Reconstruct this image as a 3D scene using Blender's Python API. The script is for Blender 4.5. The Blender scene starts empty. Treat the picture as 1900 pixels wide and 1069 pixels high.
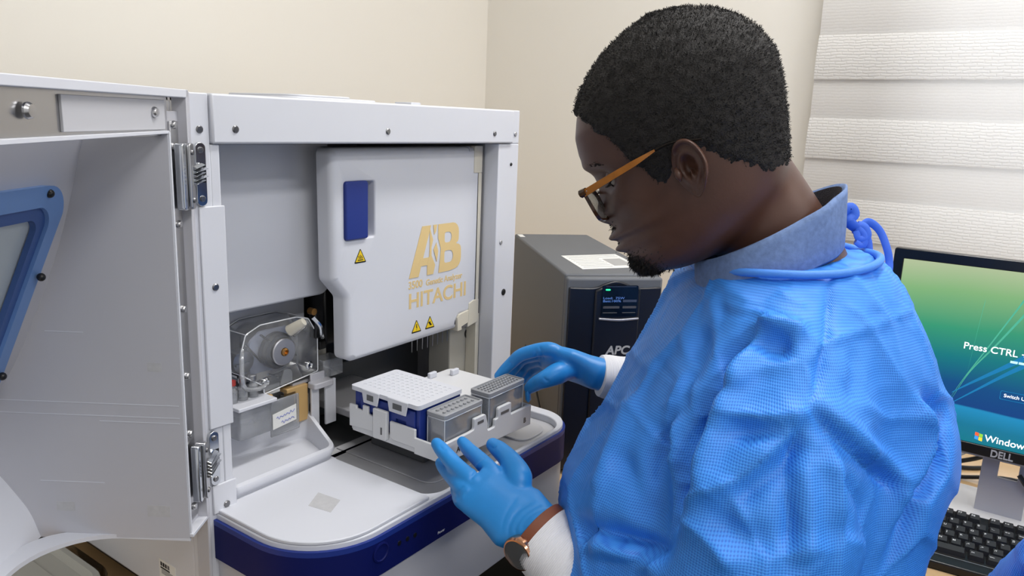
import bpy, bmesh, math, random
import numpy as np
from mathutils import Vector, Matrix
from mathutils.bvhtree import BVHTree
random.seed(7); RNG = np.random.default_rng(7)
scene = bpy.context.scene
COL = scene.collection
PI = math.pi
# ------------------------------------------------------------------ camera
# working coordinates: X along the analyser's front, Y into the wall, desk top at z = 0.05;
# everything is lifted by LIFT at the very end so that the floor lies at z = 0
LIFT = 0.70
CAM_F, CAM_YAW, CAM_PITCH, CAM_ROLL = 1426.32, math.radians(34.966), math.radians(12.339), math.radians(2.267)
CAM_C = np.array([-0.47346, -0.75539, 0.70464])
_F = np.array([math.cos(CAM_YAW)*math.cos(CAM_PITCH), math.sin(CAM_YAW)*math.cos(CAM_PITCH), -math.sin(CAM_PITCH)])
_R = np.cross(_F, [0, 0, 1.]); _R /= np.linalg.norm(_R); _U = np.cross(_R, _F)
_c, _s = math.cos(CAM_ROLL), math.sin(CAM_ROLL)
_R, _U = _c*_R + _s*_U, -_s*_R + _c*_U
cd = bpy.data.cameras.new('camera'); cam = bpy.data.objects.new('camera', cd); COL.objects.link(cam)
cd.sensor_fit = 'HORIZONTAL'; cd.sensor_width = 36.0; cd.lens = CAM_F*36.0/1900.0; cd.clip_start = 0.02
cam.matrix_world = Matrix(((_R[0], _U[0], -_F[0], CAM_C[0]), (_R[1], _U[1], -_F[1], CAM_C[1]),
                           (_R[2], _U[2], -_F[2], CAM_C[2]), (0, 0, 0, 1)))
scene.camera = cam
# ------------------------------------------------------------------ world, daylight, exposure
w = bpy.data.worlds.new('world'); scene.world = w; w.use_nodes = True
w.node_tree.nodes['Background'].inputs[0].default_value = (1.0, 0.99, 0.975, 1)
w.node_tree.nodes['Background'].inputs[1].default_value = 0.50
def area(name, loc, target, sx, sy, power, color=(1, 1, 1)):
    l = bpy.data.lights.new(name, 'AREA'); l.shape = 'RECTANGLE'; l.size = sx; l.size_y = sy
    l.energy = power; l.color = color
    o = bpy.data.objects.new(name, l); COL.objects.link(o); o.location = loc
    d = Vector(target) - Vector(loc); o.rotation_euler = d.to_track_quat('-Z', 'Y').to_euler()
    return o
area('window_daylight', (1.95, -1.15, 1.0), (1.0, -1.15, 0.9), 1.3, 1.5, 30, (0.93, 0.97, 1.0))
LAMPS = [(-0.5, -1.75, 15), (0.72, -0.55, 14), (0.75, -2.3, 10)]
vs = scene.view_settings
vs.view_transform = 'Standard'; vs.look = 'None'; vs.gamma = 1.0; vs.use_curve_mapping = False
vs.exposure = 0.42
cy = scene.cycles; cy.max_bounces = 6; cy.diffuse_bounces = 4; cy.glossy_bounces = 3; cy.transmission_bounces = 4; cy.transparent_max_bounces = 10
cy.caustics_reflective = False; cy.caustics_refractive = False; cy.use_adaptive_sampling = True; cy.adaptive_threshold = 0.03; cy.sample_clamp_indirect = 6.0
# ------------------------------------------------------------------ helpers
def ray(px, py):
    return _F + _R*(px-950)/CAM_F - _U*(py-534.5)/CAM_F
def on(px, py, ax, v):
    d = ray(px, py); i = 'xyz'.index(ax); return CAM_C + d*((v-CAM_C[i])/d[i])
def dep(px, py, t):
    return CAM_C + t*ray(px, py)

def rpoly(pts, seg=6):
    """polygon with filleted corners: pts = (x, y, r)"""
    out = []; n = len(pts)
    for i in range(n):
        p = pts[i]; r = p[2] if len(p) > 2 else 0
        P = Vector(p[:2])
        if r <= 0: out.append((P.x, P.y)); continue
        A = Vector(pts[i-1][:2]) - P; B = Vector(pts[(i+1) % n][:2]) - P
        la, lb = A.length, B.length; A.normalize(); B.normalize()
        ang = math.acos(max(-1, min(1, A.dot(B))))
        t = min(r/math.tan(ang/2), la*0.499, lb*0.499); rr = t*math.tan(ang/2)
        bis = (A+B).normalized(); Cc = P + bis*(rr/math.sin(ang/2))
        s = P + A*t - Cc; e = P + B*t - Cc
        a0 = math.atan2(s.y, s.x); a1 = math.atan2(e.y, e.x)
        da = (a1-a0+PI) % (2*PI) - PI
        for k in range(seg+1):
            a = a0 + da*k/seg; out.append((Cc.x+rr*math.cos(a), Cc.y+rr*math.sin(a)))
    return out
def rrect(x0, x1, y0, y1, r, seg=5):
    return rpoly([(x0, y0, r), (x1, y0, r), (x1, y1, r), (x0, y1, r)], seg)

class MB:
    def __init__(s, xf=None): s.v = []; s.f = []; s.xf = xf
    def add(s, vs_, fs):
        b = len(s.v)
        if s.xf: vs_ = [s.xf(*p) for p in vs_]
        s.v += [tuple(float(c) for c in p) for p in vs_]; s.f += [tuple(i+b for i in f) for f in fs]
        return s
    def box(s, x0, x1, y0, y1, z0, z1):
        return s.add([(x0,y0,z0),(x1,y0,z0),(x1,y1,z0),(x0,y1,z0),(x0,y0,z1),(x1,y0,z1),(x1,y1,z1),(x0,y1,z1)],
                     [(0,3,2,1),(4,5,6,7),(0,1,5,4),(1,2,6,5),(2,3,7,6),(3,0,4,7)])
    def prism(s, poly, a, b, ax='z'):
        n = len(poly)
        def P(q, h):
            return {'z': (q[0], q[1], h), 'y': (q[0], h, q[1]), 'x': (h, q[0], q[1])}[ax]
        vs_ = [P(q, a) for q in poly] + [P(q, b) for q in poly]
        fs = [tuple(range(n))[::-1], tuple(range(n, 2*n))] + [(i, (i+1) % n, n+(i+1) % n, n+i) for i in range(n)]
        return s.add(vs_, fs)
    def ring(s, outer, inner, a, b, ax='z'):
        n = len(outer); assert n == len(inner)
        def P(q, h):
            return {'z': (q[0], q[1], h), 'y': (q[0], h, q[1]), 'x': (h, q[0], q[1])}[ax]
        vs_ = [P(q, a) for q in outer]+[P(q, a) for q in inner]+[P(q, b) for q in outer]+[P(q, b) for q in inner]
        fs = []
        for i in range(n):
            j = (i+1) % n
            fs += [(i, n+i, n+j, j), (2*n+i, 2*n+j, 3*n+j, 3*n+i), (i, j, 2*n+j, 2*n+i), (n+i, 3*n+i, 3*n+j, n+j)]
        return s.add(vs_, fs)
    def loft(s, rings, closed=True, cap0=True, cap1=True):
        n = len(rings[0]); vs_ = [p for r in rings for p in r]; fs = []
        m = n if closed else n-1
        for k in range(len(rings)-1):
            for i in range(m):
                j = (i+1) % n; fs.append((k*n+i, k*n+j, (k+1)*n+j, (k+1)*n+i))
        if cap0: fs.append(tuple(range(n))[::-1])
        if cap1: fs.append(tuple((len(rings)-1)*n+i for i in range(n)))
        return s.add(vs_, fs)
    def tube(s, pts, r, n=8, cap=True, closed=False, flat=None):
        P = [Vector(p) for p in pts]; m = len(P)
        rs = r if hasattr(r, '__len__') else [r]*m
        rings = []; up = None
        for i in range(m):
            t = (P[min(i+1, m-1)] - P[max(i-1, 0)]) if not closed else (P[(i+1) % m]-P[i-1])
            t.normalize()
            if up is None:
                up = Vector((0, 0, 1)) if abs(t.z) < 0.9 else Vector((1, 0, 0))
            up = (up - t*up.dot(t)).normalized(); sd = t.cross(up)
            fl = 1.0 if flat is None else flat
            rings.append([tuple(P[i] + (sd*math.cos(2*PI*k/n)*fl + up*math.sin(2*PI*k/n))*rs[i]) for k in range(n)])
        if closed: rings.append(rings[0]); cap = False
        return s.loft(rings, True, cap, cap)
    def cyl(s, p0, p1, r0, r1=None, n=20):
        return s.tube([p0, p1], [r0, r0 if r1 is None else r1], n)
    def lathe(s, c, axis, prof, n=28):
        """prof = [(radius, distance along axis)]"""
        a = Vector(axis).normalized(); u = a.orthogonal().normalized(); v = a.cross(u); c = Vector(c)
        rings = [[tuple(c + a*h + (u*math.cos(2*PI*k/n)+v*math.sin(2*PI*k/n))*r) for k in range(n)] for r, h in prof]
        return s.loft(rings)
    def sphere(s, c, rx, ry=None, rz=None, n=14, m=9):
        ry = rx if ry is None else ry; rz = rx if rz is None else rz
        rings = []
        for i in range(m+1):
            t = PI*(i+0.02)/(m+0.04)
            rings.append([(c[0]+rx*math.sin(t)*math.cos(2*PI*k/n), c[1]+ry*math.sin(t)*math.sin(2*PI*k/n), c[2]-rz*math.cos(t)) for k in range(n)])
        return s.loft(rings)
    def build(s, name, mat, parent=None, smooth=30, bevel=0, seg=2, label=None, loc=None):
        L = np.zeros(3)
        p = parent
        while p is not None:
            L = L + np.array(p.location); p = p.parent
        if loc is not None: L = L + np.array(loc)
        me = bpy.data.meshes.new(name)
        me.from_pydata([tuple(np.array(q)-L) for q in s.v], [], s.f)
        fix_normals(me)
        if smooth:
            for pl in me.polygons: pl.use_smooth = True
            me.set_sharp_from_angle(angle=math.radians(smooth))
        o = bpy.data.objects.new(name, me); COL.objects.link(o)
        if loc is not None: o.location = loc
        if mat: me.materials.append(mat)
        if parent: o.parent = parent
        if bevel:
            md = o.modifiers.new('bevel', 'BEVEL'); md.width = bevel; md.segments = seg
            md.limit_method = 'ANGLE'; md.angle_limit = math.radians(40); md.harden_normals = False
        if label: o['label'] = label
        return o
def fix_normals(me):
    bm = bmesh.new(); bm.from_mesh(me); bmesh.ops.recalc_face_normals(bm, faces=bm.faces); bm.to_mesh(me); bm.free()
def thing(name, label, cat, loc=(0, 0, 0), group=None):
    o = bpy.data.objects.new(name, None); COL.objects.link(o); o.location = loc; o.empty_display_size = 0.05
    return tag(o, label, cat, group)
def tag(o, label, cat, group=None, kind=None):
    if label: o['label'] = label
    if cat: o['category'] = cat
    if group: o['group'] = group
    if kind: o['kind'] = kind
    return o
def struct(o, label=None):
    o['kind'] = 'structure'
    if label: o['label'] = label
    return o
def lerp(a, b, t): return a + (b-a)*t
def sample(tab, x):
    return np.interp(x, [t[0] for t in tab], [t[1] for t in tab])
def catmull(pts, n=8):
    P = [np.array(p, float) for p in pts]; P = [2*P[0]-P[1]] + P + [2*P[-1]-P[-2]]; out = []
    for i in range(1, len(P)-2):
        for k in range(n):
            t = k/n; a, b, c, d = P[i-1:i+3]
            out.append(0.5*((2*b)+(-a+c)*t+(2*a-5*b+4*c-d)*t*t+(-a+3*b-3*c+d)*t**3))
    out.append(P[-2]); return out

# ------------------------------------------------------------------ materials
MATS = {}
def mat(name, color, rough=0.5, metal=0.0, bump=None, noise=None, spec=0.5, emit=None, coat=0, sss=0, trans=0, alpha=None):
    """bump = (kind, scale, strength, distance); noise = (scale, amount) soft colour variation"""
    if name in MATS: return MATS[name]
    m = bpy.data.materials.new(name); m.use_nodes = True; nt = m.node_tree; b = nt.nodes['Principled BSDF']
    b.inputs['Base Color'].default_value = (*color, 1); b.inputs['Roughness'].default_value = rough
    b.inputs['Metallic'].default_value = metal; b.inputs['Specular IOR Level'].default_value = spec
    b.inputs['Coat Weight'].default_value = coat
    if sss: b.inputs['Subsurface Weight'].default_value = sss; b.inputs['Subsurface Radius'].default_value = (0.01, 0.004, 0.002); b.inputs['Subsurface Scale'].default_value = 0.5
    if trans: b.inputs['Transmission Weight'].default_value = trans
    if emit: b.inputs['Emission Color'].default_value = (*emit[0], 1); b.inputs['Emission Strength'].default_value = emit[1]
    tc = nt.nodes.new('ShaderNodeTexCoord')
    if noise:
        nz = nt.nodes.new('ShaderNodeTexNoise'); nz.inputs['Scale'].default_value = noise[0]; nz.inputs['Detail'].default_value = 5
        nt.links.new(tc.outputs['Object'], nz.inputs['Vector'])
        cr = nt.nodes.new('ShaderNodeValToRGB'); a = noise[1]
        cr.color_ramp.elements[0].position = 0.3; cr.color_ramp.elements[1].position = 0.7
        cr.color_ramp.elements[0].color = (*[c*(1-a) for c in color], 1); cr.color_ramp.elements[1].color = (*[min(1, c*(1+a)) for c in color], 1)
        nt.links.new(nz.outputs['Fac'], cr.inputs['Fac']); nt.links.new(cr.outputs['Color'], b.inputs['Base Color'])
    if bump:
        kind, sc, st, ds = bump
        if kind == 'noise':
            t = nt.nodes.new('ShaderNodeTexNoise'); t.inputs['Scale'].default_value = sc; t.inputs['Detail'].default_value = 4; out = t.outputs['Fac']
        elif kind == 'voronoi':
            t = nt.nodes.new('ShaderNodeTexVoronoi'); t.inputs['Scale'].default_value = sc; out = t.outputs['Distance']
        nt.links.new(tc.outputs['Object'], t.inputs['Vector'])
        bp = nt.nodes.new('ShaderNodeBump'); bp.inputs['Strength'].default_value = st; bp.inputs['Distance'].default_value = ds
        nt.links.new(out, bp.inputs['Height']); nt.links.new(bp.outputs['Normal'], b.inputs['Normal'])
    MATS[name] = m; return m
def clear_mat(name, tint, opac=0.12, rough=0.05, gloss=0.9, base=0.0):
    """thin clear plastic: see-through with a bright gloss and a little body colour"""
    if name in MATS: return MATS[name]
    m = bpy.data.materials.new(name); m.use_nodes = True; nt = m.node_tree; nt.nodes.remove(nt.nodes['Principled BSDF'])
    out = nt.nodes['Material Output']
    tr = nt.nodes.new('ShaderNodeBsdfTransparent'); tr.inputs[0].default_value = (*[lerp(1, c, 0.2) for c in tint], 1)
    df = nt.nodes.new('ShaderNodeBsdfDiffuse'); df.inputs[0].default_value = (*tint, 1)
    gl = nt.nodes.new('ShaderNodeBsdfGlossy'); gl.inputs['Roughness'].default_value = rough
    m1 = nt.nodes.new('ShaderNodeMixShader'); m1.inputs[0].default_value = opac
    nt.links.new(tr.outputs[0], m1.inputs[1]); nt.links.new(df.outputs[0], m1.inputs[2])
    lw = nt.nodes.new('ShaderNodeFresnel'); lw.inputs['IOR'].default_value = 1.5
    mu = nt.nodes.new('ShaderNodeMath'); mu.operation = 'MULTIPLY'; mu.operation = 'MULTIPLY_ADD'; mu.inputs[1].default_value = gloss; mu.inputs[2].default_value = base; nt.links.new(lw.outputs[0], mu.inputs[0])
    m2 = nt.nodes.new('ShaderNodeMixShader'); nt.links.new(mu.outputs[0], m2.inputs[0])
    nt.links.new(m1.outputs[0], m2.inputs[1]); nt.links.new(gl.outputs[0], m2.inputs[2]); nt.links.new(m2.outputs[0], out.inputs[0])
    MATS[name] = m; return m
def S(r, g, b):   # sRGB 0-255 to linear
    return tuple(((c/255)/12.92 if c/255 <= 0.04045 else ((c/255+0.055)/1.055)**2.4) for c in (r, g, b))
M_WALL = mat('cream wall paint', S(231, 227, 218), 0.7, bump=('noise', 220, 0.05, 0.002), noise=(1.5, 0.015))
M_WHITE = mat('white plastic', S(211, 213, 220), 0.42, noise=(9, 0.012))
M_GREYW = mat('light grey plastic', S(190, 190, 196), 0.45, noise=(9, 0.015))
M_CREAM = mat('cream plastic', S(214, 208, 192), 0.45)
M_DKGREY = mat('dark grey plastic', S(92, 93, 95), 0.5)
M_LINER = mat('mid grey liner', S(165, 165, 168), 0.5, noise=(5, 0.03))
M_BLACK = mat('black plastic', S(18, 18, 20), 0.35)
M_NAVY = mat('navy band', S(10, 20, 86), 0.55, spec=0.2)
M_NAVYM = mat('navy rubber', S(24, 48, 130), 0.45)
M_STEEL = mat('brushed steel', S(190, 190, 192), 0.28, 1.0, bump=('noise', 60, 0.05, 0.001))
M_CHROME = mat('bright zinc', S(205, 208, 212), 0.16, 1.0)
M_ALU = mat('satin aluminium', S(178, 178, 182), 0.42, 0.85, noise=(20, 0.04))
M_BLUEF = mat('blue window frame', S(108, 146, 202), 0.4)
M_YEL = mat('yellow sticker', S(240, 205, 30), 0.5)
M_GOLD = mat('tan print', S(224, 196, 138), 0.5)
M_CLEAR = clear_mat('clear acrylic', (0.9, 0.92, 0.95), 0.10, 0.12, 1.0, 0.07)
M_CLEAR2 = clear_mat('clear polystyrene', (0.82, 0.85, 0.9), 0.26, 0.12, 0.9, 0.06)
M_PAPER = mat('white paper', S(225, 225, 222), 0.8)
M_INK = mat('blue ink', S(60, 80, 190), 0.6)
M_TEXTW = mat('white print', S(225, 225, 225), 0.6)
M_GREYTXT = mat('grey print', S(110, 110, 112), 0.6)
def text_mesh(txt, size, mat_, parent, xf, name='lettering', extrude=0.0002, bold=0.0, align='LEFT', shear=0.0):
    """flat lettering; xf maps (x, y, h) of the text plane to the place"""
    c = bpy.data.curves.new(name, 'FONT'); c.body = txt; c.size = size; c.extrude = extrude; c.offset = bold*size; c.align_x = align; c.shear = shear
    o = bpy.data.objects.new(name, c); COL.objects.link(o)
    dg = bpy.context.evaluated_depsgraph_get(); me = bpy.data.meshes.new_from_object(o.evaluated_get(dg))
    bpy.data.objects.remove(o); bpy.data.curves.remove(c)
    b = MB(xf); b.add([tuple(v.co) for v in me.vertices], [tuple(p.vertices) for p in me.polygons])
    bpy.data.meshes.remove(me)
    return b.build(name, mat_, parent, smooth=0)
# ------------------------------------------------------------------ the room
FLOOR, CEIL, BACK, RIGHT, LEFT, FRONT = -0.70, 2.0, 0.756, 1.50, -2.6, -3.6
M_FLOOR = mat('dark floor tile', S(46, 44, 42), 0.4, noise=(3, 0.05))
M_CEILM = mat('white ceiling paint', S(238, 238, 234), 0.8)
struct(MB().box(LEFT, RIGHT+.25, FRONT, BACK+.1, FLOOR-.1, FLOOR).build('floor', M_FLOOR))
struct(MB().box(LEFT, RIGHT+.25, FRONT, BACK+.1, CEIL, CEIL+.1).build('ceiling', M_CEILM))
struct(MB().box(LEFT, RIGHT+.25, BACK, BACK+.1, FLOOR, CEIL).build('wall_back', M_WALL))
WY0, WY1, WZ0, WZ1 = -1.75, -0.47, 0.16, 1.65     # window opening in the right wall
wr = MB()
wr.box(RIGHT, RIGHT+.2, WY1, BACK, FLOOR, CEIL).box(RIGHT, RIGHT+.2, FRONT, WY0, FLOOR, CEIL)
wr.box(RIGHT, RIGHT+.2, WY0, WY1, FLOOR, WZ0).box(RIGHT, RIGHT+.2, WY0, WY1, WZ1, CEIL)
struct(wr.build('wall_right', M_WALL, smooth=0))
M_FRAMEW = mat('white window frame', S(235, 235, 235), 0.4)
wf = MB().ring([(WY0, WZ0), (WY1, WZ0), (WY1, WZ1), (WY0, WZ1)], [(WY0+.05, WZ0+.05), (WY1-.05, WZ0+.05), (WY1-.05, WZ1-.05), (WY0+.05, WZ1-.05)], RIGHT+.1, RIGHT+.15, 'x')
win = struct(wf.build('window_1', M_FRAMEW, smooth=0, bevel=.004))
MB().box(RIGHT+.11, RIGHT+.14, -1.135, -1.085, WZ0+.05, WZ1-.05).build('window_mullion', M_FRAMEW, win, bevel=.003)
for a, b in ((WY0+.05, -1.135), (-1.085, WY1-.05)):
    MB().box(RIGHT+.124, RIGHT+.128, a, b, WZ0+.05, WZ1-.05).build('window_pane', M_CLEAR, win, smooth=0)
# blind of horizontal fabric bands, hanging in front of the window
def blind_mat(name, scale_y, scale_z, bump, transl):
    m = bpy.data.materials.new(name); m.use_nodes = True; nt = m.node_tree; nt.nodes.remove(nt.nodes['Principled BSDF'])
    out = nt.nodes['Material Output']
    df = nt.nodes.new('ShaderNodeBsdfDiffuse'); df.inputs[0].default_value = (*S(238, 236, 232), 1)
    tl = nt.nodes.new('ShaderNodeBsdfTranslucent'); tl.inputs[0].default_value = (*S(244, 243, 243), 1)
    mx = nt.nodes.new('ShaderNodeMixShader'); mx.inputs[0].default_value = transl
    tc = nt.nodes.new('ShaderNodeTexCoord'); mp = nt.nodes.new('ShaderNodeMapping'); mp.inputs['Rotation'].default_value = (PI/2, 0, PI/2)
    mp.inputs['Scale'].default_value = (1, 1, 1)
    br = nt.nodes.new('ShaderNodeTexBrick'); br.inputs['Scale'].default_value = 1.0
    br.inputs['Brick Width'].default_value = scale_y; br.inputs['Row Height'].default_value = scale_z
    br.inputs['Mortar Size'].default_value = scale_z*0.28; br.inputs['Mortar Smooth'].default_value = 1.0
    sp = nt.nodes.new('ShaderNodeSeparateXYZ'); cb = nt.nodes.new('ShaderNodeCombineXYZ')
    nzz = nt.nodes.new('ShaderNodeTexNoise'); nzz.inputs['Scale'].default_value = 45
    mu = nt.nodes.new('ShaderNodeMath'); mu.operation = 'MULTIPLY_ADD'; mu.inputs[1].default_value = scale_z*0.9
    nt.links.new(tc.outputs['Object'], sp.inputs[0]); nt.links.new(tc.outputs['Object'], nzz.inputs['Vector'])
    nt.links.new(nzz.outputs['Fac'], mu.inputs[0]); nt.links.new(sp.outputs['Z'], mu.inputs[2])
    nt.links.new(sp.outputs['Y'], cb.inputs['X']); nt.links.new(mu.outputs[0], cb.inputs['Y']); nt.links.new(cb.outputs[0], br.inputs['Vector'])
    bp = nt.nodes.new('ShaderNodeBump'); bp.invert = True; bp.inputs['Strength'].default_value = bump; bp.inputs['Distance'].default_value = 0.003
    nt.links.new(br.outputs['Fac'], bp.inputs['Height'])
    nt.links.new(bp.outputs[0], df.inputs['Normal']); nt.links.new(bp.outputs[0], tl.inputs['Normal'])
    nt.links.new(df.outputs[0], mx.inputs[1]); nt.links.new(tl.outputs[0], mx.inputs[2]); nt.links.new(mx.outputs[0], out.inputs[0])
    return m
M_BL1 = blind_mat('ribbed blind fabric', 0.024, 0.0065, 0.35, 0.5)
M_BL2 = blind_mat('plain blind fabric', 0.02, 0.0065, 0.12, 0.5)
bl = thing('window_blind', 'white banded fabric blind hanging in front of the window', 'blind', (1.40, -1.0, 0.42))
BLX = 1.40
edges = [1.48, 1.39, 1.295, 1.20, 1.11, 1.012, 0.917, 0.821, 0.737, 0.646, 0.558, 0.465, 0.375, 0.285, 0.195]
for i in range(len(edges)-1):
    hi, lo = edges[i], edges[i+1]; ribbed = (i % 2 == 0)

    b = MB(); n = 8; prof = []
    for k in range(n+1):
        t = k/n; z = lerp(hi, lo, t)
        x = BLX - (0.004*math.sin(PI*t)**0.7 + 0.006*t if ribbed else 0.002*math.sin(PI*t)-0.004*t)
        prof.append((x, z))
    pr2 = [(x+.0015, z) for x, z in prof][::-1]
    b.prism([(x, z) for x, z in prof+pr2], 0, 1, 'x')
    # prism along x with (y,z) polygon -> remap to span in Y
    b.v = [(p[1], -0.262 - p[0]*1.55 - 0.0, p[2]) for p in b.v]
    b.build('fabric_band', M_BL1 if ribbed else M_BL2, bl, smooth=40)
MB().box(BLX-.03, BLX+.03, -1.83, -.255, 1.48, 1.55).build('headrail', M_FRAMEW, bl, bevel=.006)
MB().cyl((BLX-.005, -1.812, .190), (BLX-.005, -.262, .190), .009).build('bottom_bar', M_FRAMEW, bl)
for y in (-.5, -1.5): MB().box(BLX+.02, RIGHT+.0005, y-.02, y+.02, 1.49, 1.54).build('bracket', M_FRAMEW, bl)
# ceiling lamps
M_LAMPB = mat('lamp body', S(235, 235, 235), 0.4)
M_LAMPE = mat('lamp diffuser', (1, 1, 1), 0.5, emit=((1.0, 0.99, 0.98), 2.5))
names = ['ceiling lamp nearest the open instrument door', 'ceiling lamp above the standing person', 'ceiling lamp farthest from the instrument']
for (x, y, p), nm in zip(LAMPS, names):
    t = thing('ceiling_lamp', 'white rectangular ' + nm, 'lamp', (x, y, CEIL-.05), 'ceiling lamps')
    MB().box(x-.62, x+.62, y-.16, y+.16, CEIL-.05, CEIL).build('lamp_housing', M_LAMPB, t, bevel=.004)
    MB().box(x-.59, x+.59, y-.13, y+.13, CEIL-.056, CEIL-.049).build('diffuser', M_LAMPE, t)
    L = area('lamp_light', (x, y, CEIL-.06), (x, y, 0), 1.16, .25, p, (1.0, 0.99, 0.98)); L.parent = t; L.location = (0, 0, -.012)
# desks
M_WOOD = mat('light wood laminate', S(205, 172, 128), 0.38, noise=(6, 0.06))
nt = M_WOOD.node_tree; nzn = [n for n in nt.nodes if n.type == 'TEX_NOISE'][0]; mpn = nt.nodes.new('ShaderNodeMapping'); mpn.inputs['Scale'].default_value = (6, 0.8, 1)
nt.links.new([n for n in nt.nodes if n.type == 'TEX_COORD'][0].outputs['Object'], mpn.inputs['Vector']); nt.links.new(mpn.outputs[0], nzn.inputs['Vector'])
dk = thing('lab_bench', 'wooden bench along the back wall carrying the genetic analyzer', 'bench', (.2, .3, FLOOR))
MB().prism([(-1.3, -.06), (.63, -.06), (.63, -.155), (RIGHT-.002, -.155), (RIGHT-.002, BACK-.002), (-1.3, BACK-.002)], .02, .05).build('bench_top', M_WOOD, dk, bevel=.003)
M_LEG = mat('grey metal leg', S(70, 70, 72), 0.4, 0.3)
for x in (-1.25, .2, 1.0):
    for y in (-.03, .68):
        MB().box(x-.02, x+.02, y-.02, y+.02, FLOOR, .02).build('leg', M_LEG, dk)
dk2 = thing('computer_desk', 'light wooden desk under the monitor and keyboard', 'desk', (1.1, -1.2, FLOOR))
MB().box(.69, RIGHT-.11, -2.2, -.158, .02, .05).build('desk_top', M_WOOD, dk2, bevel=.003)
for x in (.74, 1.34):
    for y in (-2.15, -.21):
        MB().box(x-.02, x+.02, y-.02, y+.02, FLOOR, .02).build('leg', M_LEG, dk2)
# ------------------------------------------------------------------ the genetic analyser
GA = thing('genetic_analyzer', 'white benchtop genetic analyzer with its door open and a navy front band', 'lab instrument', (.3, .25, .05))
def screw(p, ax, r, parent, name='screw', head=.0016, m=None, cross=True):
    b = MB().lathe(p, ax, [(r, 0), (r, head*.4), (r*.75, head), (r*.25, head*1.05)], 14)
    o = b.build(name, m or M_STEEL, parent)
    if cross:
        a = Vector(ax).normalized(); u = a.cross(Vector((0, 0, 1))).normalized(); v = Vector((0, 0, 1)); c = Vector(p)+a*head*1.02
        k = MB()
        for q, w_ in ((u, v), (v, u)):
            k.add([tuple(c+q*r*.5+w_*r*.13), tuple(c-q*r*.5+w_*r*.13), tuple(c-q*r*.5-w_*r*.13), tuple(c+q*r*.5-w_*r*.13)], [(0, 1, 2, 3)])
        k.build('cross_slot', M_BLACK, o, smooth=0)
    return o
FY = (0, -1, 0)
MB().box(0, .012, .03, .60, .09, .72).build('side_panel', M_WHITE, GA, bevel=.003)
MB().box(.598, .61, .03, .60, .09, .72).build('side_panel', M_WHITE, GA, bevel=.003)
MB().box(.0, .61, .012, .60, .708, .72).build('top_panel', M_WHITE, GA, bevel=.003)
MB().box(.012, .598, .59, .60, .09, .708).build('back_panel', M_GREYW, GA)
MB().box(.012, .598, .03, .59, .09, .10).build('base_plate', M_DKGREY, GA)
MB().box(.015, .595, .06, .58, .07, .09).build('base_skirt', M_BLACK, GA)
for x in (.05, .56):
    for y in (.1, .54): MB().lathe((x, y, .05), (0, 0, 1), [(.02, 0), (.022, .004), (.018, .021)]).build('foot', M_BLACK, GA)
tb = MB()
tb.prism(rrect(.30, .49, .2, .45, .03), .72, .727); tb.prism(rrect(.33, .46, .23, .42, .03), .727, .731)
tb.build('top_cover', M_WHITE, GA, bevel=.003)
MB().box(.56, .585, .2, .24, .72, .728).build('top_clip', M_WHITE, GA, bevel=.001)
M_SCR = mat('grey screw steel', S(128, 128, 130), .3, .9)
# posts and header
lp = MB().box(0, .0265, 0, .03, .10, .72).box(.0265, .0378, 0, .03, .10, .666)
LP = lp.build('front_post', M_WHITE, GA, bevel=.0015)
MB().box(.0085, .0398, -.003, .0, .342, .5995).build('post_cover', M_WHITE, LP, bevel=.0012)
MB().box(.0085, .0398, -.003, .0, .235, .2715).build('post_cover', M_WHITE, LP, bevel=.0012)
MB().box(-.0015, .0025, -.004, .02, .10, .72).build('edge_trim', M_GREYW, LP, bevel=.0008)
RP = MB().box(.554, .61, 0, .03, .10, .6655).box(.5885, .61, 0, .03, .6655, .72).build('front_post', M_WHITE, GA, bevel=.0015)
HD = MB().box(.0272, .5878, -.0045, .012, .6665, .72).build('header_panel', M_WHITE, GA, bevel=.0025)
MB().box(.03, .585, .012, .03, .666, .708).build('header_back', M_DKGREY, GA)
for px, py, par in ((437, 240, HD), (720, 244, HD), (918, 248, HD)):
    p = on(px, py, 'y', -.0045); screw((p[0], -.0045, p[2]), FY, .0042, par, m=M_SCR)
p = on(370, 240, 'y', 0); screw((p[0], 0, p[2]), FY, .0042, LP, m=M_SCR)
for px, py, r in ((400, 533, .0042), (421, 935, .0042)):
    p = on(px, py, 'y', -.003); screw((p[0], -.003, p[2]), FY, r, LP, m=M_SCR)
for px, py, r, m in ((956, 249, .004, M_ALU), (948, 305, .003, M_BLACK), (929, 450, .004, M_ALU), (934, 542, .0058, M_BLACK)):
    p = on(px, py, 'y', 0); screw((p[0], 0, p[2]), FY, r, RP, m=m, cross=m is M_ALU, name='screw' if m is M_ALU else 'lock_hole')
# chamber liner
MB().box(.5538, .598, .03, .33, .10, .664).build('chamber_wall', M_LINER, GA)
MB().box(.012, .0378, .03, .33, .10, .664).build('chamber_wall', M_LINER, GA)
MB().box(.0378, .5538, .33, .345, .10, .70).build('chamber_back', M_LINER, GA)
MB().box(.0378, .5538, .03, .33, .6675, .70).build('chamber_roof', M_BLACK, GA)
MB().box(.0378, .262, .137, .17, .20, .664).build('pump_bay_wall', M_WHITE, GA)
MB().box(.0378, .5538, .055, .33, .205, .2195).build('chamber_floor', M_DKGREY, GA)
MB().box(.27, .32, .10, .30, .365, .46).build('detector_housing', M_BLACK, GA, bevel=.004)
MB().box(.262, .285, .115, .155, .33, .375).build('detector_bracket', M_CREAM, GA, bevel=.001)
MB().box(.255, .268, .095, .115, .362, .376).build('detector_clip', M_BLACK, GA, bevel=.002)
MB().box(.30, .5538, .17, .20, .2195, .30).build('rail_step', M_DKGREY, GA, bevel=.002)
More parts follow.
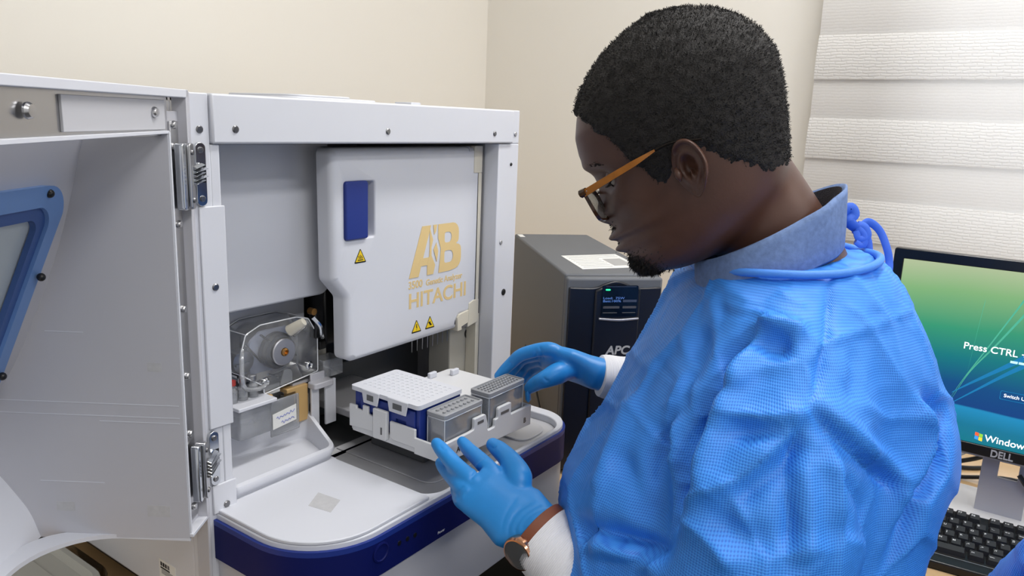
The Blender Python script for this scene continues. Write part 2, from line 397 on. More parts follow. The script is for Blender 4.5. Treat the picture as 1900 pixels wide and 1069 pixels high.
# inner panel, upper left
ip = MB().prism(rpoly([(.040, .447, 0), (.272, .447, .018), (.272, .664, 0), (.040, .664, 0)]), .09, .115, 'y')
ip.build('inner_panel', M_WHITE, GA, bevel=.003)
# oven door: outline on Y = 0.03
OD = thing('tmp', None, None, (.38, .03, .5)); OD.name = 'oven_door'; OD.parent = GA; OD.location = (.08, -.22, .45)
oy = .030
out = [(.222, .660, .010), (.513, .660, .002), (.5475, .660, .004), (.5475, .381, .003), (.498, .380, .005), (.493, .359, .004), (.262, .356, .012), (.250, .362, .010), (.249, .452, .010), (.224, .480, .012)]
hole = (.244, .306, .532, .616)   # handle recess
ob = rpoly(out, 5)
def inset(poly, d):
    n = len(poly); o_ = []
    ar = sum(poly[i][0]*poly[(i+1) % n][1]-poly[(i+1) % n][0]*poly[i][1] for i in range(n)); sg = 1 if ar > 0 else -1
    for i in range(n):
        a = Vector(poly[i-1]); b = Vector(poly[i]); c = Vector(poly[(i+1) % n])
        e1 = (b-a); e2 = (c-b)
        n1 = Vector((-e1.y, e1.x)).normalized()*sg if e1.length > 1e-9 else Vector((0, 0)); n2 = Vector((-e2.y, e2.x)).normalized()*sg if e2.length > 1e-9 else n1
        m_ = (n1+n2); m_ = m_.normalized() if m_.length > 1e-6 else n1
        o_.append(tuple(b+m_*d))
    return o_
def slab(poly, hole_r, y0, y1, r, name, mt, parent):
    """rounded-edge slab facing -Y with an optional rectangular recess cut by bmesh"""
    b = MB(); i1 = inset(poly, r*.3); i2 = inset(poly, r)
    rings = [[(q[0], y1, q[1]) for q in poly], [(q[0], y0+r, q[1]) for q in poly], [(q[0], y0+r*.3, q[1]) for q in i1], [(q[0], y0, q[1]) for q in i2]]
    b.loft(rings, True, True, hole_r is None)
    if hole_r:
        x0, x1, z0, z1 = hole_r; n0 = len(b.v)
        # front face with the recess: bridge by triangulating outline + hole through bmesh
        bm = bmesh.new(); vo = [bm.verts.new((q[0], y0, q[1])) for q in i2]; hp = rrect(x0, x1, z0, z1, .006, 4); vh = [bm.verts.new((q[0], y0, q[1])) for q in hp]
        es = [bm.edges.new((vo[i], vo[(i+1) % len(vo)])) for i in range(len(vo))]+[bm.edges.new((vh[i], vh[(i+1) % len(vh)])) for i in range(len(vh))]
        bmesh.ops.triangle_fill(bm, edges=es, use_beauty=True)
        bm.verts.index_update(); vv = [tuple(v.co) for v in bm.verts]; ff = [tuple(v.index for v in f.verts) for f in bm.faces]; bm.free()
        b.add(vv, ff)
        hp2 = inset(hp, .003)
        b.loft([[(q[0], y0, q[1]) for q in hp], [(q[0], y0+.003, q[1]) for q in hp2], [(q[0], y0+.020, q[1]) for q in hp2]], True, False, True)
    bm = None
    o = b.build(name, mt, parent, smooth=35)
    return o
body = slab(ob, hole, oy, oy+.028, .009, 'door_body', M_WHITE, OD)
bm = bmesh.new(); bm.from_mesh(body.data); bmesh.ops.remove_doubles(bm, verts=bm.verts, dist=1e-5); bmesh.ops.recalc_face_normals(bm, faces=bm.faces); bm.to_mesh(body.data); bm.free()
for pl in body.data.polygons: pl.use_smooth = True
body.data.set_sharp_from_angle(angle=math.radians(50)); wn = body.modifiers.new('flat faces', 'WEIGHTED_NORMAL'); wn.weight = 100; wn.keep_sharp = True
hb = MB(); hb.prism(rrect(.2455, .287, .534, .6145, .004), oy-.004, oy+.016, 'y'); hb.build('handle', M_NAVYM, OD, bevel=.002, label='navy blue pull handle')
# hinge strip and catches on the right edge
hs = MB().box(.527, .5485, oy-.0015, oy+.03, .617, .661).box(.5405, .5485, oy-.0012, oy+.03, .40, .617)
hs.build('hinge_strip', M_CREAM, OD, bevel=.001)
MB().prism([(.5225, .372), (.5225, .398), (.534, .402), (.549, .402), (.549, .362), (.520, .357)], oy-.0015, oy+.03, 'y').build('hinge_block', M_CREAM, OD, bevel=.001)
MB().prism([(.494, .355), (.494, .378), (.498, .383), (.5225, .387), (.5225, .365), (.505, .361), (.505, .355)], oy-.0012, oy+.02, 'y').build('latch_frame', M_CREAM, OD, bevel=.0008)
MB().box(.506, .522, oy-.0005, oy+.02, .358, .381).build('latch', M_DKGREY, OD, bevel=.001)
# warning stickers
def sticker(cx, cz, s, glyph):
    t = [(cx-s*.55, cz-s*.45), (cx+s*.55, cz-s*.45), (cx, cz+s*.55)]
    st = MB().prism(rpoly([(*q, s*.05) for q in t], 3), oy-.0003, oy, 'y').build('warning_sticker', M_BLACK, OD, smooth=0, label='yellow and black triangular warning sticker')
    t2 = [(cx+(q[0]-cx)*.78, cz+(q[1]-cz)*.78-.0*s) for q in t]
    MB().prism(t2, oy-.0005, oy-.0003, 'y').build('sticker_face', M_YEL, st, smooth=0)
    g = MB()
    if glyph == 'heat':
        for dx in (-.13, 0, .13):
            pts = [(cx+s*(dx+.04*math.sin(k*1.3)), oy-.0006, cz-s*.18+s*.055*k) for k in range(6 if dx == 0 else 5)]
            g.tube(pts, s*.028, 4)
        g.box(cx-s*.24, cx+s*.24, oy-.0007, oy-.0005, cz-s*.28, cz-s*.22)
    elif glyph == 'bolt':
        g.prism([(cx-s*.03, cz+s*.2), (cx+s*.06, cz+s*.2), (cx+s*.02, cz+s*.0), (cx+s*.08, cz+s*.0), (cx-s*.02, cz-s*.3), (cx, cz-s*.06), (cx-s*.06, cz-s*.06)], oy-.0007, oy-.0005, 'y')
    else:
        g.prism([(cx-s*.2, cz+s*.05), (cx+s*.02, cz+s*.12), (cx+s*.05, cz-s*.02), (cx+s*.24, cz-s*.2), (cx+s*.02, cz-s*.22), (cx-s*.08, cz-s*.08)], oy-.0007, oy-.0005, 'y')
    g.build('sticker_sign', M_BLACK, st, smooth=0)
sticker(.2745, .509, .021, 'heat'); sticker(.393, .383, .021, 'bolt'); sticker(.4245, .3835, .021, 'hand')
# emblem and lettering on the oven door
def tx(x0, z0, sx=1.0, shear=0.0):
    return lambda a, b_, h: (x0+a*sx, oy-.0002-h, z0+b_)
text_mesh('HITACHI', .0335, M_GOLD, OD, tx(.3735, .4145, 1.08), bold=.018)
text_mesh('3500', .0165, M_GOLD, OD, tx(.3735, .4455, .98), bold=.022)
text_mesh('Genetic Analyzer', .0135, M_GOLD, OD, tx(.4135, .4455, .95), bold=.02)
em = MB()
EMK = [0]
def pr2(b, pts):
    EMK[0] += 1; yy = oy-.0006-.00006*EMK[0]; b.prism(pts, yy, yy+.0004, 'y')
Ax, Az, Hh = .3745, .462, .078
# letter A (left leg, crossbar) merging into a helix, then letter B
pr2(em, [(Ax, Az), (Ax+.0215, Az), (Ax+.049, Az+Hh), (Ax+.0285, Az+Hh)])
pr2(em, [(Ax+.021, Az+.016), (Ax+.0435, Az+.016), (Ax+.046, Az+.028), (Ax+.025, Az+.028)])
pr2(em, [(Ax+.0455, Az+Hh*.97), (Ax+.0465, Az+Hh*.6), (Ax+.0455, Az+.030), (Ax+.041, Az+.016), (Ax+.041, Az), (Ax+.0555, Az), (Ax+.060, Az+.014), (Ax+.051, Az+.030), (Ax+.0505, Az+Hh*.55), (Ax+.054, Az+Hh*.7)])
pr2(em, [(Ax+.054, Az+Hh), (Ax+.063, Az+Hh), (Ax+.0605, Az+Hh*.86), (Ax+.0565, Az+Hh*.8)])
pr2(em, [(Ax+.0555, Az+Hh*.5), (Ax+.062, Az+Hh*.64), (Ax+.0665, Az+Hh*.45), (Ax+.0635, Az+Hh*.24)])
bo = rpoly([(Ax+.068, Az, 0), (Ax+.094, Az, .02), (Ax+.1245, Az+.004, .022), (Ax+.1235, Az+.041, .016), (Ax+.1075, Az+.0435, .002), (Ax+.117, Az+.046, .01), (Ax+.118, Az+Hh, .018), (Ax+.066, Az+Hh, 0), (Ax+.066, Az+Hh*.72, 0), (Ax+.073, Az+Hh*.5, 0), (Ax+.071, Az+Hh*.25, 0)], 4)
bm = bmesh.new()
def addloop(pts):
    v_ = [bm.verts.new((q[0], oy-.0006, q[1])) for q in pts]; return [bm.edges.new((v_[i], v_[(i+1) % len(v_)])) for i in range(len(v_))]
ed = addloop(bo)
ed += addloop(rpoly([(Ax+.082, Az+.014, .004), (Ax+.1035, Az+.0145, .009), (Ax+.1035, Az+.034, .009), (Ax+.082, Az+.034, .004)], 4))
ed += addloop(rpoly([(Ax+.082, Az+.047, .004), (Ax+.099, Az+.047, .0075), (Ax+.099, Az+.064, .0075), (Ax+.082, Az+.064, .004)], 4))
bmesh.ops.triangle_fill(bm, edges=ed, use_beauty=True); bm.verts.index_update()
em.add([tuple(v.co) for v in bm.verts], [tuple(v.index for v in f.verts) for f in bm.faces]); bm.free()
em.build('emblem', M_GOLD, OD, smooth=0, label='tan printed letters A and B with a helix between')
# capillary needles under the oven door
for i in range(8):
    x = .405+i*.0125
    MB().tube([(x, .05, .36), (x, .05, .334)], .0007, 6).build('capillary_needle', M_STEEL, OD)
# pivot block right below the oven door
pb = MB().box(.502, .5535, .052, .10, .250, .375)
PB = pb.build('pivot_block', mat('shade darkened cream plastic', S(176, 173, 163), .5), GA, bevel=.002)  # cream block; its shade is put into this darker colour
MB().box(.545, .5538, .030, .052, .250, .375).build('pivot_flange', M_CREAM, PB, bevel=.001)
p = on(868, 618, 'y', .052); MB().lathe((p[0], .052, p[2]), FY, [(.0085, -.002), (.0095, .0), (.0095, .0015), (.0068, .0015), (.0066, -.0005)]).build('pivot_bush', M_BLACK, PB)

# ---- platform
def plat(d, x1=.561):
    return rpoly([(.009+d, .03, 0), (.009+d, -.178+d, .10-d), (x1-d, -.178+d, .065-d), (x1-d, .03, 0)], 14)
MB().prism(plat(.004), .075, .178).build('lower_front_panel', M_GREYW, GA, bevel=.0015)
MB().ring(plat(0), plat(.012), .178, .2215).build('front_band', M_NAVY, GA, label='navy blue curved front band')
MB().ring(plat(0), plat(.004), .2215, .228).build('band_lip', M_NAVYM, GA)
MB().prism(plat(.012), .10, .2215).build('platform_core', M_GREYW, GA)
wo = plat(.004)
i_arc = wo
rec = rpoly([(.203, .03, 0), (.203, -.168, .030), (.535, -.168, .045), (.535, .03, 0)], 10)
M_TRK = mat('pale grey painted metal', S(194, 194, 197), .32, .1)
# U-shaped rim: outer outline then back along the recess
rim = [(.013, .03)] + [q for q in wo[1:-1]] + [(.557, .03)] + [(.535, .03)] + rec[1:-1][::-1] + [(.203, .03)]
MB().prism(rim, .2215, .2345).build('platform_rim', M_WHITE, GA, bevel=.0015)
MB().prism(rpoly([(.0145, .004, .002), (.0145, -.1715, .094), (.1990, -.1715, 0), (.1990, .004, .002)], 14), .2345, .2392).build('deck_cover', M_WHITE, GA, bevel=.0012)
MB().prism([(.2035, .055)] + [q for q in inset(rec, .0005)[1:-1]] + [(.5345, .055)], .2215, .2228).build('tray_track', M_TRK, GA)
MB().prism(rpoly([(.245, .05, 0), (.245, -.135, .02), (.42, -.135, .02), (.42, .05, 0)], 6), .2228, .2250).build('track_plate', M_TRK, GA, bevel=.0008)
MB().prism(rpoly([(.44, .02, 0), (.44, -.15, .02), (.515, -.15, .03), (.515, .02, 0)], 6), .2228, .2262).build('track_plate', M_TRK, GA, bevel=.001)
MB().box(.030, .205, .005, .055, .2215, .236).build('deck_back', M_WHITE, GA, bevel=.001)
# old tape residue on the deck
MB().prism([(.088, -.075), (.118, -.058), (.122, -.094), (.094, -.108)], .2392, .2394).build('tape_mark', mat('dull tape residue', S(188, 188, 190), .6, noise=(150, .06)), GA, smooth=0)
# power button and lamps on the band
def band_pt(px, py):
    p = on(px, py, 'y', -.178); return p
p = band_pt(707, 1025); MB().lathe((p[0], -.1776, p[2]), FY, [(.0125, 0), (.0125, .0012), (.0105, .0018), (.0095, .0006)], 28).build('power_button', M_NAVY, GA)
for px, py in ((741, 1008), (756, 1000), (770, 993)):
    p = band_pt(px, py); MB().lathe((p[0], -.1778, p[2]), FY, [(.0032, 0), (.003, .0008)], 14).build('indicator_lamp', M_BLACK, GA)
p = band_pt(812, 992); text_mesh('Power', .0052, M_TEXTW, GA, lambda a, b_, h, p=p: (p[0]+a, -.1782-h, p[2]+b_))
# white waste tray
wt = MB(); o0 = rpoly([(.036, -.012, .012), (.190, -.012, .02), (.232, .090, .02), (.036, .13, .005)], 6)
o0 = rpoly([(.040, .004, .010), (.206, .004, .018), (.232, .098, .012), (.040, .135, .004)], 6)
o0i = rpoly([(.053, .017, .008), (.197, .017, .014), (.2195, .089, .008), (.053, .120, .004)], 6)
def rz(poly, z): return [(q[0], q[1], z) for q in poly]
zr = lambda q: .252 + max(0, q[1]-.004)*.30
wt.loft([rz(inset(o0, .006), .236), [(q[0], q[1], zr(q)-.004) for q in o0], [(q[0], q[1], zr(q)) for q in inset(o0, .0015)], [(q[0], q[1], zr(q)) for q in inset(o0, .007)], [(q[0], q[1], zr(q)-.004) for q in rpoly([(.0495, .0135, .009), (.2, .0135, .016), (.2225, .0905, .010), (.0495, .1245, .004)], 6)], rz(o0i, .2385)], True, True, True)
wt.build('waste_tray', M_WHITE, GA, smooth=50)
# ---- polymer pump
PU = thing('tmp', None, None); PU.name = 'polymer_pump'; PU.parent = GA; PU.location = (-.12, -.16, .3)
by = .085
block = rpoly([(.112, .362, .004), (.112, .385, .004), (.122, .415, .006), (.145, .424, .006), (.205, .424, .006), (.226, .418, .006), (.242, .392, .004), (.242, .336, .003), (.148, .326, .003), (.148, .338, .003)], 3)
MB().prism(block, by, by+.045, 'y').build('clear_block', M_CLEAR, PU, bevel=.002, label='clear acrylic pump block')
M_GLINT = mat('painted edge highlight', S(235, 238, 242), .1, .3)  # glint of clear plastic edges, put into a bright colour
MB().tube([(q[0], by-.0003, q[1]) for q in block], .0009, 6, closed=True).build('edge_highlight', M_GLINT, PU)
MB().tube([(q[0], by+.045, q[1]) for q in block], .0008, 6, closed=True).build('edge_highlight', M_GLINT, PU)
for q in ((.122, .415), (.226, .418), (.242, .336), (.148, .326), (.112, .362), (.242, .392)): MB().tube([(q[0], by, q[1]), (q[0], by+.045, q[1])], .0007, 6).build('edge_highlight', M_GLINT, PU)
MB().prism(rpoly([(.142, .350, .002), (.142, .396, .01), (.160, .408, .004), (.205, .408, .002), (.205, .350, .01)], 4), by+.020, by+.024, 'y').build('mount_plate', mat('pale blue plate', S(186, 194, 216), .3), PU)
MB().lathe((.180, by+.004, .379), FY, [(.026, -.012), (.026, -.004), (.023, -.002), (.023, .0), (.020, .001)], 32).build('piston_ring', M_BLACK, PU)
MB().lathe((.182, by+.002, .379), FY, [(.0195, -.002), (.0195, .004), (.018, .005), (.006, .005), (.006, .003), (.0025, .003)], 32).build('piston_disc', M_ALU, PU)
MB().lathe((.182, by-.002, .379), FY, [(.0055, -.002), (.0055, .003), (.003, .004), (.003, .001)], 16).build('piston_hub', mat('brass fitting', S(190, 140, 80), .3, 1.0), PU)
MB().lathe((.128, by+.018, .374), FY, [(.016, -.01), (.016, .004), (.006, .005)], 24).build('valve_disc', M_STEEL, PU)
MB().tube([(.190, by-.004, .408), (.196, by-.018, .418), (.199, by-.024, .423)], [.008, .007, .0055], 14).build('fill_knob', M_CREAM, PU)
for x, z in ((.150, .343), (.225, .349)):
    MB().lathe((x, by, z), FY, [(.006, 0), (.006, .003), (.004, .0045), (.002, .003)], 18).build('thumb_screw', M_CHROME, PU)
MB().tube([tuple(q) for q in catmull([(.132, by+.02, .408), (.116, by, .392), (.108, by-.01, .362), (.112, by-.012, .346), (.135, by-.010, .340), (.148, by-.006, .342)], 6)], .003, 8).build('tubing', M_CLEAR2, PU)
MB().tube([tuple(q) for q in catmull([(.235, by, .418), (.243, by-.006, .405), (.247, by-.004, .392), (.252, by, .385)], 5)], .0035, 8).build('lever', M_CHROME, PU)
MB().box(.236, .246, by-.004, by+.01, .386, .424).build('lever_body', M_BLACK, PU, bevel=.002)
MB().lathe((.231, by-.004, .428), FY, [(.005, -.006), (.005, .004)], 16).build('lever_knob', mat('brass fitting', S(190, 140, 80), .3, 1.0), PU)
# diagonal bars, plates and screws inside the clear block
for a, b_ in (((.150, .408), (.178, .384)), ((.196, .376), (.208, .366)), ((.160, .350), (.190, .336)), ((.125, .40), (.150, .37)), ((.205, .395), (.226, .405))):
    MB().tube([(a[0], by+.006, a[1]), (b_[0], by+.006, b_[1])], .0018, 6).build('channel', M_CHROME, PU)
for z in (.34, .355, .37, .385):
    MB().box(.114, .135, by+.01, by+.03, z, z+.003).build('fin', M_STEEL, PU)
MB().prism(rpoly([(.176, .330, .002), (.198, .330, .002), (.198, .350, .008), (.184, .352, .004)], 4), by+.002, by+.004, 'y').build('white_patch', M_PAPER, PU)  # white patches added to brighten the pump, no real labels
MB().prism([(.150, .322), (.176, .322), (.176, .335), (.150, .335)], by+.002, by+.004, 'y').build('white_patch', M_PAPER, PU)
# cuvette box at the right, clear
MB().box(.250, .288, by-.004, by+.026, .322, .349).build('clear_cuvette', M_CLEAR2, PU, bevel=.002)
MB().box(.224, .250, by-.006, by-.003, .322, .336).build('cuvette_holder', M_GREYW, PU, bevel=.001)
MB().box(.200, .262, by+.004, by+.05, .322, .326).build('shelf', M_GREYW, PU)
# tan blocks below
M_TAN = mat('tan polymer block', S(200, 165, 110), .35)
MB().box(.150, .160, by-.004, by+.01, .316, .323).build('tan_block', M_TAN, PU, bevel=.001)
tbk = MB().prism([(.185, .3225), (.185, .316), (.200, .316), (.200, .268), (.222, .268), (.222, .3225)], by-.002, by+.025, 'y')
tbk.build('tan_block', M_TAN, PU, bevel=.001)
MB().box(.205, .236, by+.012, by+.04, .252, .30).build('tan_base', M_CREAM, PU, bevel=.001)
MB().box(.222, .236, by-.010, by-.006, .253, .322).build('white_flap', M_WHITE, PU, bevel=.001)
MB().box(.246, .266, by-.012, by-.008, .254, .322).build('white_flap', M_WHITE, PU, bevel=.001)
MB().prism(rrect(.220, .256, by-.02, by-.002, .004), .316, .325).build('flap_lever', M_GREYW, PU, bevel=.0015)
# buffer jar, red-capped vials and tray of clear plastic on the left
MB().loft([rz(rrect(.094, .146, by-.020, by+.025, .006), .280), rz(rrect(.094, .146, by-.022, by+.027, .006), .322)], True, True, False).build('buffer_jar', M_CLEAR2, PU)
MB().prism(rrect(.097, .143, by-.017, by+.022, .005), .283, .310).build('buffer_liquid', clear_mat('pale blue liquid', (.78, .83, .95), .22, .1, .5, .03), PU)
MB().box(.090, .150, by-.026, by+.028, .322, .327).build('jar_rim', M_WHITE, PU, bevel=.001)
for i, (x, z) in enumerate(((.100, .327), (.116, .327), (.132, .327))):
    v = MB().lathe((x, by+.002, z), (0, 0, 1), [(.007, 0), (.007, .016), (.004, .02), (.004, .024)], 14).build('vial', M_CLEAR2, PU)
    MB().lathe((x, by+.002, z+.024), (0, 0, 1), [(.0055, 0), (.0055, .006), (.003, .007)], 14).build('vial_cap', mat('red cap', S(170, 60, 55), .4) if i == 0 else M_STEEL, v)
MB().box(.148, .196, by-.014, by-.011, .266, .318).build('clear_pouch', M_CLEAR2, PU, bevel=.001)
lb = MB().prism([(.150, .277), (.190, .281), (.190, .304), (.150, .299)], by-.0150, by-.0145, 'y').build('pouch_label', M_PAPER, PU)
for k, (z0, x0, n_) in enumerate(((.2925, .156, 9), (.2845, .164, 6))):
    pts = [(x0+.0011*j*2, by-.0153, z0+.001*math.sin(j*2.4)*(1+(j % 3))+.0002*j) for j in range(n_*2)]
    pts = [q for q in pts if q[0] < .188]
    MB().tube(pts, .0004, 4).build('handwriting', M_INK, lb)
MB().tube([(.120, .15, .46), (.121, .152, .44), (.119, .15, .42)], .0007, 5).build('capillary', M_DKGREY, PU)

# ---- hinges between post and door
ha = math.radians(215); DD = np.array([math.cos(ha), math.sin(ha), 0]); DN = np.array([-DD[1], DD[0], 0]); DH = np.array([-.003, -.004, 0])
def dl(u, w_, z): return tuple(DH + u*DD - w_*DN + np.array([0, 0, z]))
def hinge(zc, hgt):
    h = thing('tmp', None, None); h.name = 'hinge'; h.parent = GA; h.location = (-.29, -.25, zc-.05)
    pl_ = rpoly([(.0055, zc-hgt/2, .0062), (.0180, zc-hgt/2, .0062), (.0180, zc+hgt/2, .0062), (.0055, zc+hgt/2, .0062)], 6)
    MB().prism(pl_, -.0045, -.0006, 'y').build('hinge_plate', M_CHROME, h, bevel=.0006)
    MB().box(.010, .0172, -.0048, -.0044, zc-hgt*.13, zc+hgt*.17).build('hinge_pocket', M_BLACK, h, smooth=0)
    for s_ in (-1, 1): screw((.0118, -.0045, zc+s_*hgt*.38), FY, .0034, h, m=M_SCR)
    # door-side leaves
    a = MB(dl); a.prism(rpoly([(.012, zc-hgt/2, .003), (.022, zc-hgt/2, .003), (.022, zc+hgt/2, .003), (.012, zc+hgt/2, .003)], 4), -.012, .0, 'y'); a.build('hinge_leaf', M_STEEL, h, bevel=.001)
    a = MB(dl); a.prism(rpoly([(.024, zc-hgt/2, .003), (.032, zc-hgt/2, .003), (.032, zc+hgt/2, .003), (.024, zc+hgt/2, .003)], 4), -.009, .0, 'y'); a.build('hinge_leaf', M_CHROME, h, bevel=.001)
    for s_ in (-1, 1):
        q = dl(.0172, -.012, zc+s_*hgt*.36); screw(q, tuple(DN), .003, h, m=M_SCR, cross=False)
    for k in range(5):
        z0 = zc - hgt*.13 + k*hgt*.06
        p0 = np.array(dl(.018, -.0125, z0+.001)); p1 = np.array((.0145 if k % 2 else .011, -.0062, z0+.003))
        MB().tube([tuple(p0), tuple(p1)], .0021, 4, flat=2.2).build('hinge_link', M_CHROME, h, smooth=0, bevel=.0004)
hinge(.6345, .068); hinge(.3065, .067)
# ---- open door
DR = thing('tmp', None, None); DR.name = 'door'; DR.parent = GA; DR.location = tuple(np.array(dl(.3, .05, .24)) - np.array(GA.location)); DR['label'] = 'white bulging door swung open, seen from inside'
def dprof(t): pass
U0, U1 = .045, .575
# side profile of the moulded liner, in (w, z): straight slope for the window, then a rounded nose
nose = catmull([(.082, .678), (.118, .560), (.166, .450), (.212, .372), (.222, .345), (.214, .318), (.194, .290), (.176, .262), (.166, .232)], 6)
prof_o = [(.0, .678)] + [tuple(q) for q in nose] + [(.0, .238)]
sw = MB(dl); sw.prism([(w_, z) for w_, z in prof_o], U0-.003, U0, 'x'); sw.build('door_side_wall', M_GREYW, DR, smooth=0)
sw = MB(dl); sw.prism([(w_, z) for w_, z in prof_o], U1, U1+.003, 'x'); sw.build('door_side_wall', M_GREYW, DR, smooth=0)
# front skin, with the window opening between (za, zb) and (ua, ub)
sk = [tuple(q) for q in nose]
sl = [q for q in sk if q[1] >= .372-1e-6]; low = [q for q in sk if q[1] <= .372+1e-6]
def skin(b, pts, u0, u1, th=.003):
    b.loft([[(u0, q[0], q[1]) for q in pts]+[(u0, q[0]+th, q[1]) for q in pts[::-1]], [(u1, q[0], q[1]) for q in pts]+[(u1, q[0]+th, q[1]) for q in pts[::-1]]])
b = MB(dl); skin(b, low, U0, U1); b.build('door_lower_skin', M_WHITE, DR, smooth=40)  # whiter than the upper skin: light from above put into the colour
def wz(z): return float(np.interp(-z, [-q[1] for q in sk], [q[0] for q in sk]))
zt = [.678, .66, .64, .625]; zb_ = [.372]
ua, ub = .085, .535; za, zb = .392, .612
b = MB(dl)
up = [q for q in sk if q[1] >= za]; up.append((wz(za), za))
skin(b, [(wz(z), z) for z in np.linspace(.678, zb, 5)], U0, U1); skin(b, [(wz(z), z) for z in np.linspace(za, .3719, 3)], U0, U1)
skin(b, [(wz(z), z) for z in np.linspace(zb, za, 12)], U0, ua); skin(b, [(wz(z), z) for z in np.linspace(zb, za, 12)], ub, U1)
b.build('door_upper_skin', M_GREYW, DR, smooth=40)
# window frame: rounded ring lying on the slope
def ring_slope(d0, d1, r0, r1, h0, h1, name, mt, parent):
    bb = MB(); o_ = rrect(ua-d0, ub+d0, za-d0, zb+d0, r0, 8); i_ = rrect(ua-d1, ub+d1, za-d1, zb+d1, r1, 8)
    bb.ring(o_, i_, h0, h1, 'z')
    # denser sampling is not needed: follow the slope vertex by vertex
    bb.v = [dl(p[0], wz(p[1])-p[2], p[1]) for p in bb.v]
    return bb.build(name, mt, parent, smooth=30)
WFm = ring_slope(.016, -.004, .03, .02, -.001, .009, 'window_frame', M_BLUEF, DR); WFm['label'] = 'blue moulded window frame'
ring_slope(-.0035, -.016, .02, .012, -.001, .005, 'frame_lip', mat('dark blue gasket', S(62, 92, 150), .5), WFm)
pb_ = MB(); rr = rrect(ua-.002, ub+.002, za-.002, zb+.002, .02, 8)
pb_.prism(rr, -.002, .0015, 'z'); pb_.v = [dl(p[0], wz(p[1])-p[2], p[1]) for p in pb_.v]
pb_.build('window_pane', clear_mat('tinted pane', S(222, 234, 240), .58, .12, .8), DR, smooth=20)
for u_, z_ in ((.098, .6205), (.0765, .535), (.0765, .43), (.25, .6205), (.40, .6205), (.0765, .40)):
    q = dl(u_, wz(z_)-.009, z_); MB().sphere(q, .0042, n=12, m=7).build('frame_screw', M_BLACK, WFm)
# flanges: hinge-side strip, header strip, liner lip, bottom rim following the platform curve
b = MB(dl); b.box(0, .006, -.004, .012, .24, .722); b.box(.006, U0-.004, .006, .012, .24, .70); b.build('hinge_stile', M_GREYW, DR, bevel=.0008)
b = MB(dl); b.box(.012, .030, .0035, .006, .25, .69); b.build('steel_strip', M_STEEL, DR, bevel=.0005)
b = MB(dl); b.box(0, .60, -.004, .03, .7135, .722); b.build('top_lip', M_WHITE, DR, bevel=.001)
b = MB(dl); b.box(.03, .60, .006, .014, .676, .7135); b.build('header_strip', M_STEEL, DR)
b = MB(dl); b.box(.040, .215, .0035, .0062, .682, .7105); b.build('header_plate', mat('grey coated plate', S(188, 188, 192), .4), DR, bevel=.0005)
b = MB(dl); b.loft([[(U0-.003, -.001, .678), (U0-.003, -.001, .681), (U0-.003, .005, .681), (U0-.003, .005, .678)], [(.59, -.001, .671), (.59, -.001, .676), (.59, .006, .676), (.59, .006, .671)]]); b.build('liner_lip', M_WHITE, DR, bevel=.0005)
b = MB(dl); b.box(U0-.004, U0-.001, -.0015, .004, .238, .68); b.build('liner_edge', M_WHITE, DR)
# bottom rim
ro = rpoly([(U0-.003, -.001, 0), (U0-.003, .178, .085), (.58, .178, .085), (.58, -.001, 0)], 10)
ri = [(.075, -.001)] + [(q[0], q[1]) for q in rpoly([(.075, -.001, 0), (.075, .148, .06), (.55, .148, .06), (.55, -.001, 0)], 10)[1:-1]] + [(.55, -.001)]
ri = [(max(q[0], U0-.002 + (.0 if q[1] > .085 else 0)), q[1]) for q in ri]
b = MB(dl); o2 = rpoly([(U0-.003, 0, 0), (U0-.003, .170, .05), (.58, .170, .05), (.58, 0, 0)], 10)
i2 = [(U0-.0005, .0)] + [(q[0], q[1]) for q in rpoly([(U0-.0005, .0, 0), (U0-.0005, .150, .095), (.577, .150, .095), (.577, 0, 0)], 10)[1:-1]] + [(.577, .0)]
b.prism(o2+i2[::-1], .2335, .2385); b.build('bottom_rim', M_WHITE, DR, smooth=30)
b = MB(dl); b.prism([(0, -.004), (U0, -.004), (U0, .0), (.012, .012), (0, .012)], .2385, .2425); b.build('stile_foot', M_WHITE, DR, bevel=.0005)
for px, py in ((50, 205), (285, 208)):
    d = ray(px, py); H0 = np.array(dl(0, .0035, 0)); t = ((H0-CAM_C) @ DN)/(d @ DN); q = CAM_C+t*d
    screw(tuple(q), tuple(DN), .0062 if px < 100 else .0052, DR, head=.004, m=M_STEEL)
for z in (.6865, .664, .585, .494, .419, .352, .2645):
    q = dl(.023, .0035, z); screw(q, tuple(DN), .0042, DR, head=.003, m=M_STEEL, cross=False)
for (w_, z, w2, z2) in ((.020, .2755, .045, .262), (.125, .276, .145, .265), (.02, .44, .035, .43)):
    b = MB(dl); b.box(U0, U0+.0003, min(w_, w2), max(w_, w2), z2, z); b.build('tape_mark', mat('dull tape residue', S(188, 188, 190), .6, noise=(150, .06)), DR, smooth=0)
for z, a, c in ((.392, .004, .20), (.378, .004, .205), (.372, .004, .09), (.300, .09, .16), (.47, .1, .14)):
    b = MB(dl); b.box(U0, U0+.0004, a, c, z, z+.0008); b.build('mould_line', M_WHITE, DR, smooth=0)
